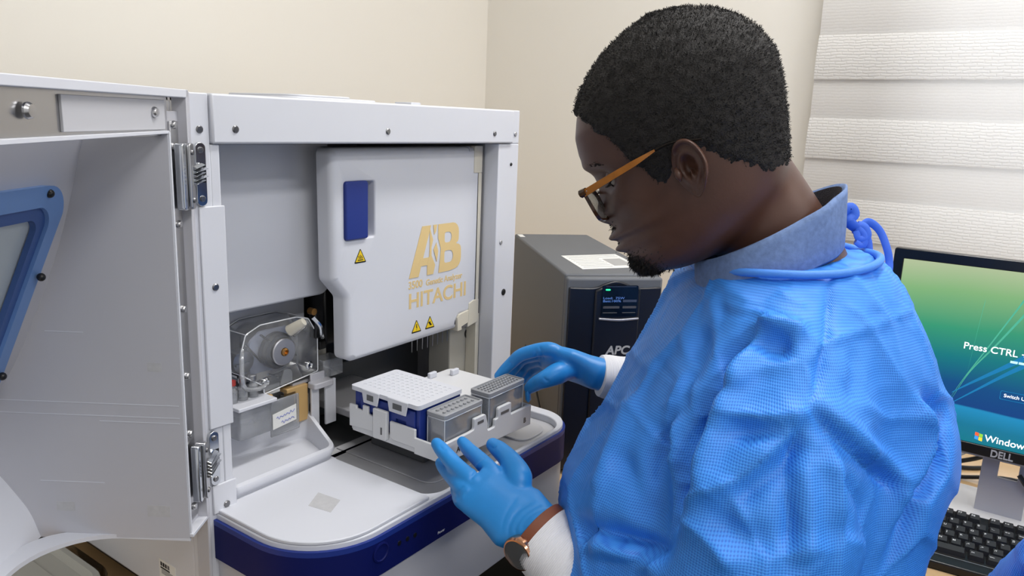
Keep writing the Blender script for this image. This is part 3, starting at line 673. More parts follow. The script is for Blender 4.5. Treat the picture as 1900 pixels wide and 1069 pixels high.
# barcode label on the cabinet's left side
def sx_(y, z): return (-.0004, y, z)
sl_ = MB().box(-.0005, 0, .073, .110, .103, .140).build('rating_label', M_PAPER, GA, smooth=0)
for k in range(9): MB().box(-.0007, -.0005, .075+k*.0018, .0758+k*.0018, .107, .118).build('barcode_bar', M_BLACK, sl_, smooth=0)
for k, (a_, l_) in enumerate(((.1065, .0035), (.1015, .004), (.0960, .0035), (.0910, .0045))): MB().box(-.0007, -.0005, a_-l_, a_, .131, .1365).build('label_print', M_BLACK if k < 3 else M_GREYTXT, sl_, smooth=0)
MB().box(-.0007, -.0005, .086, .1068, .1275, .1295).build('label_print', M_BLACK, sl_, smooth=0)
for k in range(5): MB().box(-.0007, -.0005, .077, .105, .1205+k*.0014, .121+k*.0014).build('label_line', M_GREYTXT, sl_, smooth=0)
# ------------------------------------------------------------------ autosampler stage (part of the analyser) and the tray held on it
MB().box(.285, .385, -.085, .02, .2262, .262).build('autosampler_stage', M_DKGREY, GA, bevel=.002)
MB().box(.272, .39, -.095, .20, .262, .2735).build('autosampler_arm', M_LINER, GA, bevel=.002)
M_TRAY = mat('pale grey tray plastic', S(214, 215, 217), .38, noise=(12, .01))
TR = thing('sample_tray', 'pale grey autosampler tray marked A and B between the gloved hands', 'tray', (.32, -.08, .274))
X0, X1, Y0, Y1 = .2225, .430, -.166, .000
MB().box(X0+.006, X1, Y0+.004, Y1, .274, .281).build('tray_base', M_TRAY, TR, bevel=.0015)
b = MB().box(X0+.003, X0+.010, -.16, -.005, .274, .287); b.build('tray_skirt', M_TRAY, TR, bevel=.001)
# left wall facing the open door, with its notches
MB().prism([(-.002, .281), (-.002, .3135), (-.016, .3135), (-.016, .3095), (-.028, .3095), (-.028, .3175), (-.0385, .3175), (-.0385, .307), (-.048, .306), (-.048, .284)], X0, X0+.004, 'x').build('tray_wall', M_TRAY, TR, bevel=.001)
MB().prism(rpoly([(-.0505, .277, .003), (-.0505, .3195, .001), (-.0755, .3195, .001), (-.0755, .279, .003)], 3), X0-.003, X0+.003, 'x').build('tray_clip', M_TRAY, TR, bevel=.0008)
MB().box(X0-.0036, X0-.003, -.068, -.0655, .286, .296).build('clip_slot', M_DKGREY, TR, smooth=0)
MB().prism([(-.079, .284), (-.079, .3075), (-.124, .3075), (-.124, .2960), (-.164, .2960), (-.164, .274), (-.123, .274), (-.123, .282), (-.083, .282), (-.083, .284)], X0, X0+.004, 'x').build('tray_wall', M_TRAY, TR, bevel=.001)
# front wall with the two hook cut-outs
fw = rpoly([(X0+.002, .270, 0), (X1, .262, 0), (X1, .2935, .001), (.378, .2935, .001), (.378, .312, .002), (.347, .312, .004), (.347, .297, .002), (.340, .297, .002), (.340, .286, .003), (.323, .286, .003), (.323, .297, .002), (.318, .312, .004), (.293, .312, .002), (.293, .297, .003), (.283, .296, .003), (X0+.002, .296, .001)], 3)
FW = MB().prism(fw, Y0-.001, Y0+.004, 'y').build('tray_wall', M_TRAY, TR, bevel=.001)
for x0, x1, z0, z1 in ((.300, .313, .302, .306), (.353, .372, .300, .304)):
    MB().box(x0, x1, Y0-.0014, Y0-.0008, z0, z1).build('hook_slot', M_DKGREY, TR, smooth=0)
MB().box(X1-.004, X1, Y0+.004, Y1, .281, .2935).build('tray_wall', M_TRAY, TR, bevel=.001)
MB().box(X0+.02, X1, Y1-.004, Y1, .281, .300).build('tray_wall', M_TRAY, TR, bevel=.001)
text_mesh('B', .011, M_BLACK, TR, lambda a, b_, h: (.4105+a, Y0-.0012-h, .2700+b_), bold=.01)
text_mesh('A', .011, M_BLACK, TR, lambda a, b_, h: (.2560+a, Y0-.0012-h, .2770+b_), bold=.01)
# raised cover behind the right buffer reservoir with two spring clips
MB().prism(rpoly([(.3175, -.122, .002), (.418, -.122, .004), (.418, -.022, .012), (.3175, -.022, .002)], 4), .281, .322).build('tray_cover', M_TRAY, TR, bevel=.002)
for x, y in ((.352, -.030), (.386, -.045)):
    MB().box(x, x+.016, y-.006, y, .322, .331).build('spring_clip', M_WHITE, TR, bevel=.0015)
# well plate in its navy base with the white retainer
WP = thing('well_plate', 'covered well plate with white perforated retainer on a navy base', 'well plate', (.267, -.066, .282))
px0, px1, py0, py1 = .2295, .3125, -.1265, -.0065
MB().box(px0, px1, py0, py1, .2815, .333).build('plate_base', M_NAVYM, WP, bevel=.0015)
MB().prism([(-.020, .300), (-.020, .330), (-.120, .330), (-.120, .305), (-.104, .305), (-.104, .312), (-.086, .312), (-.086, .300), (-.052, .300), (-.052, .309), (-.04, .309), (-.04, .300)], px0-.0028, px0, 'x').build('base_step', M_NAVYM, WP, bevel=.001)
# retainer: top with real holes (12 x 8), and rim
bm = bmesh.new()
ro = rrect(px0-.006, px1+.0015, py0-.003, py1+.003, .005, 3)
def ringv(pts, z): return [bm.verts.new((q[0], q[1], z)) for q in pts]
vo = ringv(ro, .3405); es = [bm.edges.new((vo[i], vo[(i+1) % len(vo)])) for i in range(len(vo))]
hc = []
for i in range(8):
    for j in range(12):
        cx = px0+.0085+i*.0090; cy = py0+.0105+j*.0090
        hv = ringv([(cx+.0026*math.cos(a*PI/4), cy+.0026*math.sin(a*PI/4)) for a in range(8)], .3405); hc.append((cx, cy))
        es += [bm.edges.new((hv[k], hv[(k+1) % 8])) for k in range(8)]
bmesh.ops.triangle_fill(bm, edges=es, use_beauty=True)
bm.verts.index_update(); rv = [tuple(v.co) for v in bm.verts]; rf = [tuple(v.index for v in f.verts) for f in bm.faces]; bm.free()
rb = MB(); rb.add(rv, rf)
for cx, cy in hc:
    c8 = [(cx+.0026*math.cos(a*PI/4), cy+.0026*math.sin(a*PI/4)) for a in range(8)]
    rb.loft([[(q[0], q[1], .3405) for q in c8], [(q[0], q[1], .3400) for q in c8]], True, False, True)
rb.loft([[(q[0], q[1], .3405) for q in ro], [(q[0], q[1], .3345) for q in ro]], True, False, False)
rb.build('retainer', M_WHITE, WP, smooth=0, label='white perforated retainer')
for ya, yb in ((-.030, -.056), (-.078, -.108)):
    MB().prism([(ya+.004, .3405), (yb-.004, .3405), (yb, .3215), (ya, .3215)], px0-.0075, px0-.0055, 'x').build('retainer_clip', M_WHITE, WP, bevel=.001)
    MB().box(px0-.0079, px0-.0074, yb+.007, ya-.007, .327, .335).build('clip_window', M_DKGREY, WP, smooth=0)
# two clear buffer reservoirs with grey septa
def reservoir(x0, x1, y0, y1, z1, label, kind):
    R = thing('buffer_reservoir', label, 'reservoir', ((x0+x1)/2, (y0+y1)/2, .282), 'clear buffer reservoirs on the tray')
    ob_ = rrect(x0, x1, y0, y1, .003, 3)
    bx = MB(); bx.loft([rz(ob_, .2818), rz(inset(ob_, -.0012), z1)], True, True, False); bx.build('clear_box', M_CLEAR2, R)
    MB().prism(rrect(x0+.002, x1-.002, y0+.002, y1-.002, .003, 3), .284, .284+(z1-.284)*.62).build('buffer_liquid', MATS['pale blue liquid'], R)
    MB().tube([(q[0], q[1], .2825) for q in ob_], .0008, 6, closed=True).build('box_highlight', M_GLINT, R)  # bright tubes stand in for the glint along the clear box edges
    MB().tube([(q[0], q[1], z1-.0025) for q in inset(ob_, -.0012)], .0008, 6, closed=True).build('box_highlight', M_GLINT, R)
    for xx_, yy_ in ((x0, y0), (x1, y0), (x0, y1)): MB().tube([(xx_, yy_, .283), (xx_, yy_, z1-.002)], .0007, 6).build('box_highlight', M_GLINT, R)
    for k in range(1, 5):
        xx = lerp(x0, x1, k/5); MB().box(xx-.0004, xx+.0004, y0+.001, y1-.001, .283, z1-.002).build('divider', M_CLEAR2, R, smooth=0)
    lid_m = mat('grey silicone septa', S(150, 152, 156), .5)
    lo = rrect(x0-.002, x1+.002, y0-.002, y1+.002, .004, 3)
    ld = MB(); ld.loft([rz(lo, z1-.001), rz(lo, z1+.004), rz(inset(lo, .0015), z1+.005), rz(inset(lo, .003), z1+.005), rz(inset(lo, .0035), z1+.003)]); L_ = ld.build('septa', lid_m, R, smooth=30)
    nn = 8 if kind == 'A' else 12
    bp = MB()
    for i in range(nn):
        for j in range(2 if kind == 'A' else 4):
            cx = lerp(x0+.005, x1-.005, (i+.5)/nn); cy = lerp(y0+.003, y1-.003, (j+.5)/(2 if kind == 'A' else 4))
            bp.lathe((cx, cy, z1+.003), (0, 0, 1), [(.0024 if kind == 'A' else .0019, 0), (.0022 if kind == 'A' else .0018, .002), (.0009, .0021)], 8)
    o = bp.build('septa_nipples', lid_m, L_, smooth=0); o['kind'] = 'stuff'
reservoir(.2395, .3165, -.160, -.131, .327, 'clear buffer reservoir with open grey lid beside the white well plate', 'A')
reservoir(.3335, .4165, -.160, -.129, .331, 'taller clear buffer reservoir with knobbly grey lid at the tray end marked B', 'B')
# ------------------------------------------------------------------ uninterruptible power supply in the corner
UA = np.array([.692, -.061, 0]); U1v = np.array([.132, -.127, 0]); UW = float(np.linalg.norm(U1v)); E1 = U1v/UW; E2 = np.array([-E1[1], E1[0], 0]); UD = .505; UT = .435
def ul(a, d, z): return tuple(UA + a*E1 + d*E2 + np.array([0, 0, z]))
UP = thing('backup_power_unit', 'dark grey tower power supply with black front and lit display beside the analyzer', 'power supply', tuple(UA+E1*UW/2+E2*UD/2+np.array([0, 0, .05])))
M_UPS = mat('dark grey steel', S(98, 101, 106), .6, .0, bump=('noise', 400, .1, .0005))
M_UPSB = mat('glossy black fascia', S(16, 18, 28), .35)
b = MB(ul); b.box(0, UW, .018, UD, .058, UT); b.build('case', M_UPS, UP, bevel=.004)
b = MB(ul)
top = [(.0, UT-.006), (.045, UT-.012), (UW*.38, UT-.004), (UW*.5, UT-.001), (UW*.62, UT-.004), (UW-.045, UT-.012), (UW, UT-.006)]
b.prism([(0, .058), (UW, .058)] + [(q[0], UT-.004) for q in top[::-1]], .002, .02, 'y'); b.build('front_bezel', M_UPS, UP, bevel=.005, seg=3)
b = MB(ul); arch = [tuple(q) for q in catmull([(.004, .414), (.05, .413), (.072, .421), (UW*.5, .4255), (UW-.072, .421), (UW-.05, .413), (UW-.004, .414)], 5)]
b.prism([(.004, .062), (UW-.004, .062)] + [(q[0], q[1]) for q in arch[::-1]], -.003, .004, 'y'); b.build('fascia', M_UPSB, UP, bevel=.002)
b = MB(ul); b.prism([(.052, .075), (UW-.045, .075), (UW-.045, .409)] + [(.135, .415), (.105, .417), (.065, .415)] + [(.052, .409)], -.008, -.002, 'y'); b.build('fascia_column', M_UPSB, UP, bevel=.003)
def uld(a, d, z): return ul(a, d, .361+(z-.327)*.69)
M_LCD = mat('display glass', S(8, 9, 12), .12)
b = MB(uld); b.prism(rrect(.064, .132, 0.3270, 0.4110, .003), -.0095, -.0075, 'y'); b.build('display', M_LCD, UP)
b = MB(uld); b.prism([tuple(q) for q in catmull([(.060, 0.3240), (.098, 0.3205), (.136, 0.3240)], 5)] + [tuple(q) for q in catmull([(.136, 0.3190), (.098, 0.3150), (.060, 0.3190)], 5)], -.012, -.007, 'y'); b.build('display_ledge', M_ALU, UP, bevel=.0008)
M_GLED = mat('green lamp', S(30, 200, 110), .4, emit=(S(40, 235, 130), 2.0))
b = MB(uld); b.prism(rrect(.070, .079, 0.3980, 0.4015, .0015), -.0100, -.0094, 'y'); b.build('status_lamp', M_GLED, UP, smooth=0)
M_LCDT = mat('display characters', S(70, 100, 160), .5, emit=(S(80, 120, 190), .5))
def utx(x, z): return lambda a, b_, h: uld(x+a, -.0097-h, z+b_)
text_mesh('Load:  75W', .0085, M_LCDT, UP, utx(.066, 0.3745)); text_mesh('Batt:100%', .0085, M_LCDT, UP, utx(.066, 0.3665))
for x0, x1, z0, z1 in ((.104, .130, 0.3665, 0.3728), (.070, .128, 0.4075, 0.4087)):
    b = MB(uld); b.box(x0, x1, -.0100, -.0094, z0, z1); b.build('display_bar', mat('dim display bar', S(60, 72, 96), .5), UP, smooth=0)
for x0, x1 in ((.067, .098), (.104, .130)):
    b = MB(uld); b.prism(rrect(x0, x1, 0.3495, 0.3555, .001), -.0102, -.0094, 'y'); b.build('display_button', mat('grey display key', S(80, 80, 84), .4), UP)
for x0, x1 in ((.067, .094), (.104, .129)):
    b = MB(uld); b.box(x0, x1, -.0100, -.0094, 0.3370, 0.3383); b.build('display_legend', M_GREYTXT, UP, smooth=0)
text_mesh('APC', .0225, mat('silver print', S(178, 178, 180), .4), UP, lambda a, b_, h: ul(.078+a*1.05, -.0085-h, .2890+b_), bold=.03, shear=.15)
# paper label on top and a small white tag
def utop(px, py): return on(px, py, 'z', UT)
q = [utop(*c) for c in ((1041, 475), (1141, 472), (1191, 496), (1081, 500))]
lbm = MB(); lbm.add([tuple(p_) for p_ in q] + [tuple(p_+np.array([0, 0, .0006])) for p_ in q], [(0, 1, 2, 3), (4, 5, 6, 7), (0, 1, 5, 4), (1, 2, 6, 5), (2, 3, 7, 6), (3, 0, 4, 7)])
TL = lbm.build('top_label', M_PAPER, UP, smooth=0, label='white printed label on the top')
c0, c1, c2, c3 = q
for r in range(8):
    t = (r+1)/9
    A_ = c0+(c3-c0)*t; B_ = c1+(c2-c1)*t; k0, k1 = (.06, .94) if r in (0, 1) else (.06, .55)
    P0 = A_+(B_-A_)*k0; P1 = A_+(B_-A_)*k1
    MB().tube([tuple(P0+np.array([0, 0, .0007])), tuple(P1+np.array([0, 0, .0007]))], .0007, 4).build('label_line', mat('faint print', S(165, 165, 165), .7), TL, smooth=0)
pb_ = [c0+(c3-c0)*s_+((c1+(c2-c1)*s_)-(c0+(c3-c0)*s_))*u_ for s_, u_ in ((.35, .6), (.35, .92), (.85, .92), (.85, .6))]
k = MB(); k.add([tuple(p_+np.array([0, 0, .0008])) for p_ in pb_], [(0, 1, 2, 3)]); k.build('label_barcode', mat('faint print', S(165, 165, 165), .7), TL, smooth=0)
b = MB(ul); b.box(.004, .016, .455, .492, UT, UT+.0006); b.build('white_tag', M_PAPER, UP, smooth=0)
for a in (.03, UW-.03):
    for d in (.06, UD-.06): b = MB(ul); b.lathe((a, d, .05), (0, 0, 1), [(.014, 0), (.015, .004), (.013, .009)], 16); b.build('foot', M_BLACK, UP)
tag(MB().tube([tuple(q) for q in catmull([ul(-.006, .30, .215), ul(-.006, .24, .19), ul(-.006, .17, .15), ul(-.007, .10, .11), ul(-.012, .02, .056), ul(-.03, .10, .0545)], 8)], .0022, 8).build('power_cable', M_BLACK), 'thin black cable hanging against the left side of the power supply', 'cable')
# ------------------------------------------------------------------ monitor
MX = 1.03; MY0, MY1, MZ0, MZ1 = -.968, -.534, .166, .510
MN = thing('computer_monitor', 'black framed flat monitor showing a green and blue login screen', 'monitor', (1.08, -.755, .05))
M_BEZ = mat('black monitor bezel', S(14, 14, 16), .28)
MB().ring(rrect(MY0, MY1, MZ0, MZ1, .004, 3), rrect(MY0+.018, MY1-.0165, MZ0+.0185, MZ1-.018, .001, 3), MX-.006, MX+.012, 'x').build('bezel', M_BEZ, MN, bevel=.0015)
MB().box(MX+.008, MX+.045, MY0+.008, MY1-.008, MZ0+.008, MZ1-.008).build('back_shell', M_BEZ, MN, bevel=.006)
MB().box(MX-.004, MX+.002, MY0+.002, MY1-.002, MZ0-.003, MZ0).build('silver_strip', M_ALU, MN)
# screen picture: flat, glowing
m = bpy.data.materials.new('login screen picture'); m.use_nodes = True; nt = m.node_tree; bs = nt.nodes['Principled BSDF']
bs.inputs['Base Color'].default_value = (.01, .01, .01, 1); bs.inputs['Roughness'].default_value = .35
tc = nt.nodes.new('ShaderNodeTexCoord'); sp = nt.nodes.new('ShaderNodeSeparateXYZ'); nt.links.new(tc.outputs['Generated'], sp.inputs[0])
cr = nt.nodes.new('ShaderNodeValToRGB'); el = cr.color_ramp.elements
el[0].position = 0; el[0].color = (*S(14, 120, 138), 1); el[1].position = 1; el[1].color = (*S(176, 190, 150), 1)
for p_, c_ in ((.10, (16, 118, 150)), (.205, (30, 140, 190)), (.215, (10, 64, 128)), (.34, (8, 74, 130)), (.5, (14, 118, 124)), (.65, (52, 150, 112)), (.85, (128, 176, 118))):
    e = el.new(p_); e.color = (*S(*c_), 1)
wv = nt.nodes.new('ShaderNodeTexNoise'); wv.inputs['Scale'].default_value = 1.6; wv.inputs['Detail'].default_value = 1
ad = nt.nodes.new('ShaderNodeMath'); ad.operation = 'MULTIPLY_ADD'; ad.inputs[1].default_value = .10
sb_ = nt.nodes.new('ShaderNodeMath'); sb_.operation = 'SUBTRACT'; sb_.inputs[1].default_value = .05
nt.links.new(tc.outputs['Generated'], wv.inputs['Vector']); nt.links.new(wv.outputs['Fac'], ad.inputs[0]); nt.links.new(sp.outputs['Z'], ad.inputs[2])
nt.links.new(ad.outputs[0], sb_.inputs[0]); nt.links.new(sb_.outputs[0], cr.inputs['Fac'])
nt.links.new(cr.outputs['Color'], bs.inputs['Emission Color']); bs.inputs['Emission Strength'].default_value = .78
SCR = MB().box(MX-.001, MX+.004, MY0+.018, MY1-.0165, MZ0+.0185, MZ1-.018).build('screen', m, MN, smooth=0, label='glowing green to blue login screen')
M_STREAK = mat('pale light streak', S(50, 140, 120), .5, emit=(S(78, 164, 132), .66)); M_STREAK2 = mat('blue light streak', S(20, 110, 160), .5, emit=(S(22, 108, 150), .66))
for i, (pts, mm, r) in enumerate(((((1764, 742), (1800, 690), (1850, 640), (1900, 588)), M_STREAK, .0012), (((1764, 736), (1790, 700), (1830, 650), (1900, 560)), M_STREAK, .0010),
        (((1764, 748), (1810, 725), (1860, 700), (1900, 682)), M_STREAK2, .0016), (((1766, 728), (1800, 712), (1850, 690), (1900, 668)), M_STREAK2, .0018), (((1795, 690), (1805, 650), (1815, 610), (1828, 560)), M_STREAK, .0014))):
    cpts = catmull([on(a, b_, 'x', MX-.0012) for a, b_ in pts], 6)
    bb = MB(); n_ = len(cpts)
    up_ = [np.array(c)+np.array([0, 0, r*(.5+4.5*k/n_)]) for k, c in enumerate(cpts)]; dn = [np.array(c)-np.array([0, 0, r*(.3+1.6*k/n_)]) for k, c in enumerate(cpts)]
    bb.add([tuple(v) for v in up_+dn], [(k, k+1, n_+k+1, n_+k) for k in range(n_-1)]); bb.build('light_streak', mm, SCR, smooth=0)
M_SCRT = mat('white screen text', (1, 1, 1), .5, emit=((1, 1, 1), .85))
def mtx(y, z): return lambda a, b_, h: (MX-.0016-h, y-a, z+b_)
text_mesh('Press CTRL + ALT + DELETE to log on', .0165, M_SCRT, SCR, mtx(-.662, .349), bold=.004)
for y_, l_ in ((-.733, .0105), (-.7450, .0100), (-.7565, .0025), (-.7605, .014), (-.777, .006)):
    MB().box(MX-.0018, MX-.0014, y_-l_, y_, .3375, .3415).build('small_print', mat('dim screen text', S(190, 220, 215), .5, emit=(S(170, 215, 210), .75)), SCR, smooth=0)
sbx = MB(lambda y, z, h: (MX-.0014-h, y, z)); sbx.ring(rrect(-.805, -.727, .272, .2875, .002, 2), rrect(-.8042, -.7278, .2728, .2867, .002, 2), 0, .0002); sbx.build('button_outline', M_STREAK2, SCR, smooth=0)
text_mesh('Switch User', .0085, M_SCRT, SCR, mtx(-.7325, .277), bold=.004)
text_mesh('Windows', .0165, M_SCRT, SCR, mtx(-.7165, .1925), bold=.008); text_mesh('Vista Business', .0150, M_SCRT, SCR, mtx(-.790, .1925))
fl = [(S(235, 90, 50), 0, 1), (S(130, 190, 60), 1, 1), (S(60, 140, 220), 0, 0), (S(250, 200, 50), 1, 0)]
for c_, i, j in fl:
    y_ = -.7015-i*.0062; z_ = .1925+j*.0066-i*.0012
    qd = MB(); qd.add([(MX-.0016, y_, z_), (MX-.0016, y_-.0056, z_-.0009), (MX-.0016, y_-.0056, z_+.0052), (MX-.0016, y_, z_+.006)], [(0, 1, 2, 3)])
    qd.build('flag_quarter', mat('flag %d%d' % (i, j), c_, .5, emit=(c_, .8)), SCR, smooth=0)
text_mesh('DELL', .0175, mat('silver badge', S(196, 196, 200), .35), MN, lambda a, b_, h: (MX-.0066-h, -.7285-a*.86, .1690+b_), bold=.025, extrude=.0005)
# stand
MB().loft([[(MX+.035, -.728, .28), (MX+.035, -.790, .28), (MX+.045, -.790, .28), (MX+.045, -.728, .28)], [(1.062, -.728, .15), (1.062, -.788, .15), (1.072, -.788, .15), (1.072, -.728, .15)]]).build('stand_neck', M_ALU, MN, bevel=.001)
st = MB(lambda y, z, h: (1.060-(.165-z)*.12+h, y, z))
st.ring(rpoly([(-.7185, .056, .001), (-.7905, .056, .001), (-.7905, .30, .002), (-.7185, .30, .002)], 2), rpoly([(-.7445, .118, .003), (-.7745, .118, .003), (-.7745, .25, .003), (-.7445, .25, .003)], 2) if False else rpoly([(-.7445, .122, .001), (-.7745, .122, .001), (-.7745, .25, .002), (-.7445, .25, .002)], 2), 0, .008)
st.build('stand_column', mat('silver stand plastic', S(188, 188, 196), .4), MN, bevel=.001)
MB().prism(rpoly([(1.01, -.635, .03), (1.01, -.875, .03), (1.15, -.875, .04), (1.15, -.635, .04)], 6), .05, .0575).build('stand_base', mat('pale stand plastic', S(214, 214, 216), .45), MN, bevel=.002)
# cables behind the monitor
for i, (pts, lab) in enumerate(((((1.09, -.62, .055), (1.14, -.66, .09), (1.13, -.72, .13), (1.10, -.78, .20)), 'thick black monitor cable rising behind the stand'), (((1.09, -.56, .0545), (1.14, -.60, .0545), (1.185, -.68, .0545), (1.20, -.78, .07), (1.16, -.90, .0545)), 'black cable lying flat behind the monitor stand'),
        (((1.22, -.50, .0545), (1.21, -.60, .0545), (1.24, -.68, .0545), (1.27, -.72, .0545)), 'black cable looping on the desk behind the gowned back'), (((1.05, -.775, .138), (1.045, -.80, .115), (1.06, -.86, .095), (1.12, -.95, .06)), 'black cable threaded through the monitor stand opening'), (((1.17, -.62, .055), (1.19, -.70, .12), (1.18, -.72, .16), (1.12, -.73, .22)), 'pale grey cable hanging behind the monitor'))):
    tag(MB().tube([tuple(q) for q in catmull(pts, 8)], .0042 if i != 4 else .003, 8).build('cable', M_BLACK if i != 4 else M_GREYW), lab, 'cable', 'cables behind the monitor')
# ------------------------------------------------------------------ keyboard
KO = on(1700+418/5.655, 880+705/5.655, 'z', .080)      # top centre of the M key
kt = math.radians(9); KX = np.array([.083, -.9965, 0]); KYh = np.array([.9965, .083, 0]); KY = KYh*math.cos(kt)+np.array([0, 0, math.sin(kt)]); KZ = -KYh*math.sin(kt)+np.array([0, 0, math.cos(kt)])
def kl(a, b_, h): return tuple(KO + a*KX + b_*KY + h*KZ)
P_ = .01905
kx0, kx1 = -9.1*P_, 14.2*P_
KB = thing('computer_keyboard', 'black computer keyboard in front of the monitor', 'keyboard', (float(KO[0]), float(KO[1]), .05))
b = MB(); fr = [(kx0, -.056), (kx1, -.056), (kx1, .098), (kx0, .098)]
tp = [kl(a, c, -.0075) for a, c in fr]; b.add([(p_[0], p_[1], .0505) for p_ in tp]+tp, [(0, 3, 2, 1), (4, 5, 6, 7), (0, 1, 5, 4), (1, 2, 6, 5), (2, 3, 7, 6), (3, 0, 4, 7)])
b.build('keyboard_case', M_BLACK, KB, bevel=.002)
b = MB(kl); b.box(kx0+.002, kx1-.002, -.0355, -.0345, -.0075, -.0068); b.build('trim_line', M_ALU, KB, smooth=0)
M_KEY = mat('matt black key', S(34, 34, 37), .55); M_LEG_ = mat('white key print', S(225, 225, 225), .6)
def keymesh(wd):
    h0, h1 = -.0075, 0.0; w0 = wd*P_/2-.0006; w1 = wd*P_/2-.0032; d0 = P_/2-.0006; d1 = P_/2-.0030
    v = [(-w0, -d0, h0), (w0, -d0, h0), (w0, d0, h0), (-w0, d0, h0), (-w1, -d1, h1), (w1, -d1, h1), (w1, d1+.001, h1), (-w1, d1+.001, h1)]
    me = bpy.data.meshes.new('key'); B3 = np.array([KX, KY, KZ])
    me.from_pydata([tuple(np.array(p_) @ B3) for p_ in v], [], [(0, 3, 2, 1), (4, 5, 6, 7), (0, 1, 5, 4), (1, 2, 6, 5), (2, 3, 7, 6), (3, 0, 4, 7)]); fix_normals(me); me.materials.append(M_KEY); return me
KM = {}
def key(a, r, wd=1.0, leg=None):
    if wd not in KM: KM[wd] = keymesh(wd)
    o = bpy.data.objects.new('key', KM[wd]); COL.objects.link(o); o.parent = KB
    p_ = np.array(kl(a*P_, r*P_, 0)); o.location = tuple(p_-np.array(KB.location))
    if leg:
        def xf(x, y, h, a=a, r=r, wd=wd): return tuple(np.array(kl(a*P_-(wd*P_/2-.0045)+x, r*P_+.0005+y, .0002+h)))
        t = text_mesh(leg, .0058 if len(leg) < 3 else .0038, M_LEG_, None, xf, name='key_legend', extrude=.00005, bold=.012)
        t.data.transform(Matrix.Translation(-Vector(p_))); t.parent = o
# bottom letter row: M at 0
for i, c in enumerate('ZXCVBNM'): key(i-6, 0, 1, c)
for i, c in enumerate((',<', '.>', '/?')): key(i+1, 0, 1, c)
key(5.38, 0, 2.75, 'Shift'); key(-8.12, 0, 2.25, 'Shift')
for i, c in enumerate('ASDFGHJKL'): key(i-6.5, 1, 1, c)
for i, c in enumerate((';:', "'\"")): key(i+2.5, 1, 1, c)
key(5.12, 1, 2.25, 'Enter')
for i, c in enumerate('QWERTYUIOP'): key(i-6.75, 2, 1, c)
key(3.25, 2, 1, '[{'); key(4.25, 2, 1, ']}'); key(5.5, 2, 1.5, '\\|')
for i, c in enumerate('1234567890'): key(i-7.25, 3, 1, c)
key(2.75, 3, 1, '-_'); key(3.75, 3, 1, '=+'); key(5.25, 3, 2, 'Bksp')
for i, (a) in enumerate((-6.25, -5.25, -4.25, -3.25, -1.75, -.75, .25, 1.25, 2.75, 3.75, 4.75, 5.75)): key(a, 4.35, 1, 'F%d' % (i+1))
key(-2.3, -1, 6.2); key(1.5, -1, 1.25, 'Alt'); key(2.8, -1, 1.25, 'Win'); key(4.1, -1, 1.25, 'Fn'); key(6.0, -1, 1.5, 'Ctrl')
for r in range(2):
    for i in range(3): key(7.4+i, 3-r, 1, ('Ins', 'Hom', 'PgU', 'Del', 'End', 'PgD')[r*3+i])
for i in range(3): key(7.4+i, -1, 1); key(7.4+i, 4.35, 1, ('Prt', 'Scr', 'Brk')[i])
key(8.4, 0, 1)
for r in range(5):
    for i in range(4): key(10.7+i, r-1, 1, '123+456+789-0.=/'[min(15, (r*4+i) % 16)] if 0 else None)
tag(MB().tube([tuple(q) for q in catmull([kl(-.055, .10, -.006), kl(-.07, .13, -.012), (1.04, -.625, .062), (1.02, -.57, .056), (1.0, -.50, .0535)], 8)], .0022, 8).build('cable', M_BLACK), 'thin black keyboard cord running over the stand base', 'cable')
# ------------------------------------------------------------------ things on the bench at the far left, seen under the door
PL = thing('plastic_tub', 'pale grey rounded plastic tub on the bench below the open door', 'tub', (-.13, .28, .05))
to = rrect(-.26, -.028, .18, .375, .05, 8)
MB().loft([rz(inset(to, .012), .0505), rz(to, .085), rz(inset(to, -.004), .088), rz(inset(to, .004), .089), rz(inset(to, .010), .080), rz(inset(to, .014), .080)]).build('tub_body', mat('pale grey tub', S(190, 192, 188), .35), PL, smooth=40)
MB().prism(inset(to, .035), .080, .083).build('tub_panel', mat('pale grey tub', S(190, 192, 188), .35), PL, bevel=.001)
MB().loft([rz(inset(to, -.010), .0505), rz(inset(to, -.013), .089)], True, False, False).build('clear_sleeve', M_CLEAR, PL)
tag(MB().prism(rpoly([(-.03, .43, .004), (.0, .40, .004), (.008, .408, .004), (-.022, .438, .004)], 3), .0505, .068).build('black_adapter', M_BLACK, bevel=.002), 'small black adapter lying on the bench behind the pale tub', 'adapter')
# ------------------------------------------------------------------ the person
RH = np.array([math.sin(CAM_YAW), -math.cos(CAM_YAW), 0.]); FH = np.array([math.cos(CAM_YAW), math.sin(CAM_YAW), 0.]); ZV = np.array([0, 0, 1.])
def vnoise(P, scale, seed=0):
    Q = np.asarray(P)*scale + 17.3*seed + 100.; I = np.floor(Q).astype(np.int64); f = Q-I; f = f*f*(3-2*f)
    def h(ix, iy, iz):
        n = (ix*374761393 + iy*668265263 + iz*2147483647 + seed*144665) & 0x7fffffff
        n = ((n ^ (n >> 13))*1274126177) & 0x7fffffff
        return ((n ^ (n >> 16)) & 0xffff)/65535.
    r = 0
    for dx in (0, 1):
        for dy in (0, 1):
            for dz in (0, 1):
                w_ = (f[:, 0] if dx else 1-f[:, 0])*(f[:, 1] if dy else 1-f[:, 1])*(f[:, 2] if dz else 1-f[:, 2])
                r = r + w_*h(I[:, 0]+dx, I[:, 1]+dy, I[:, 2]+dz)
    return r
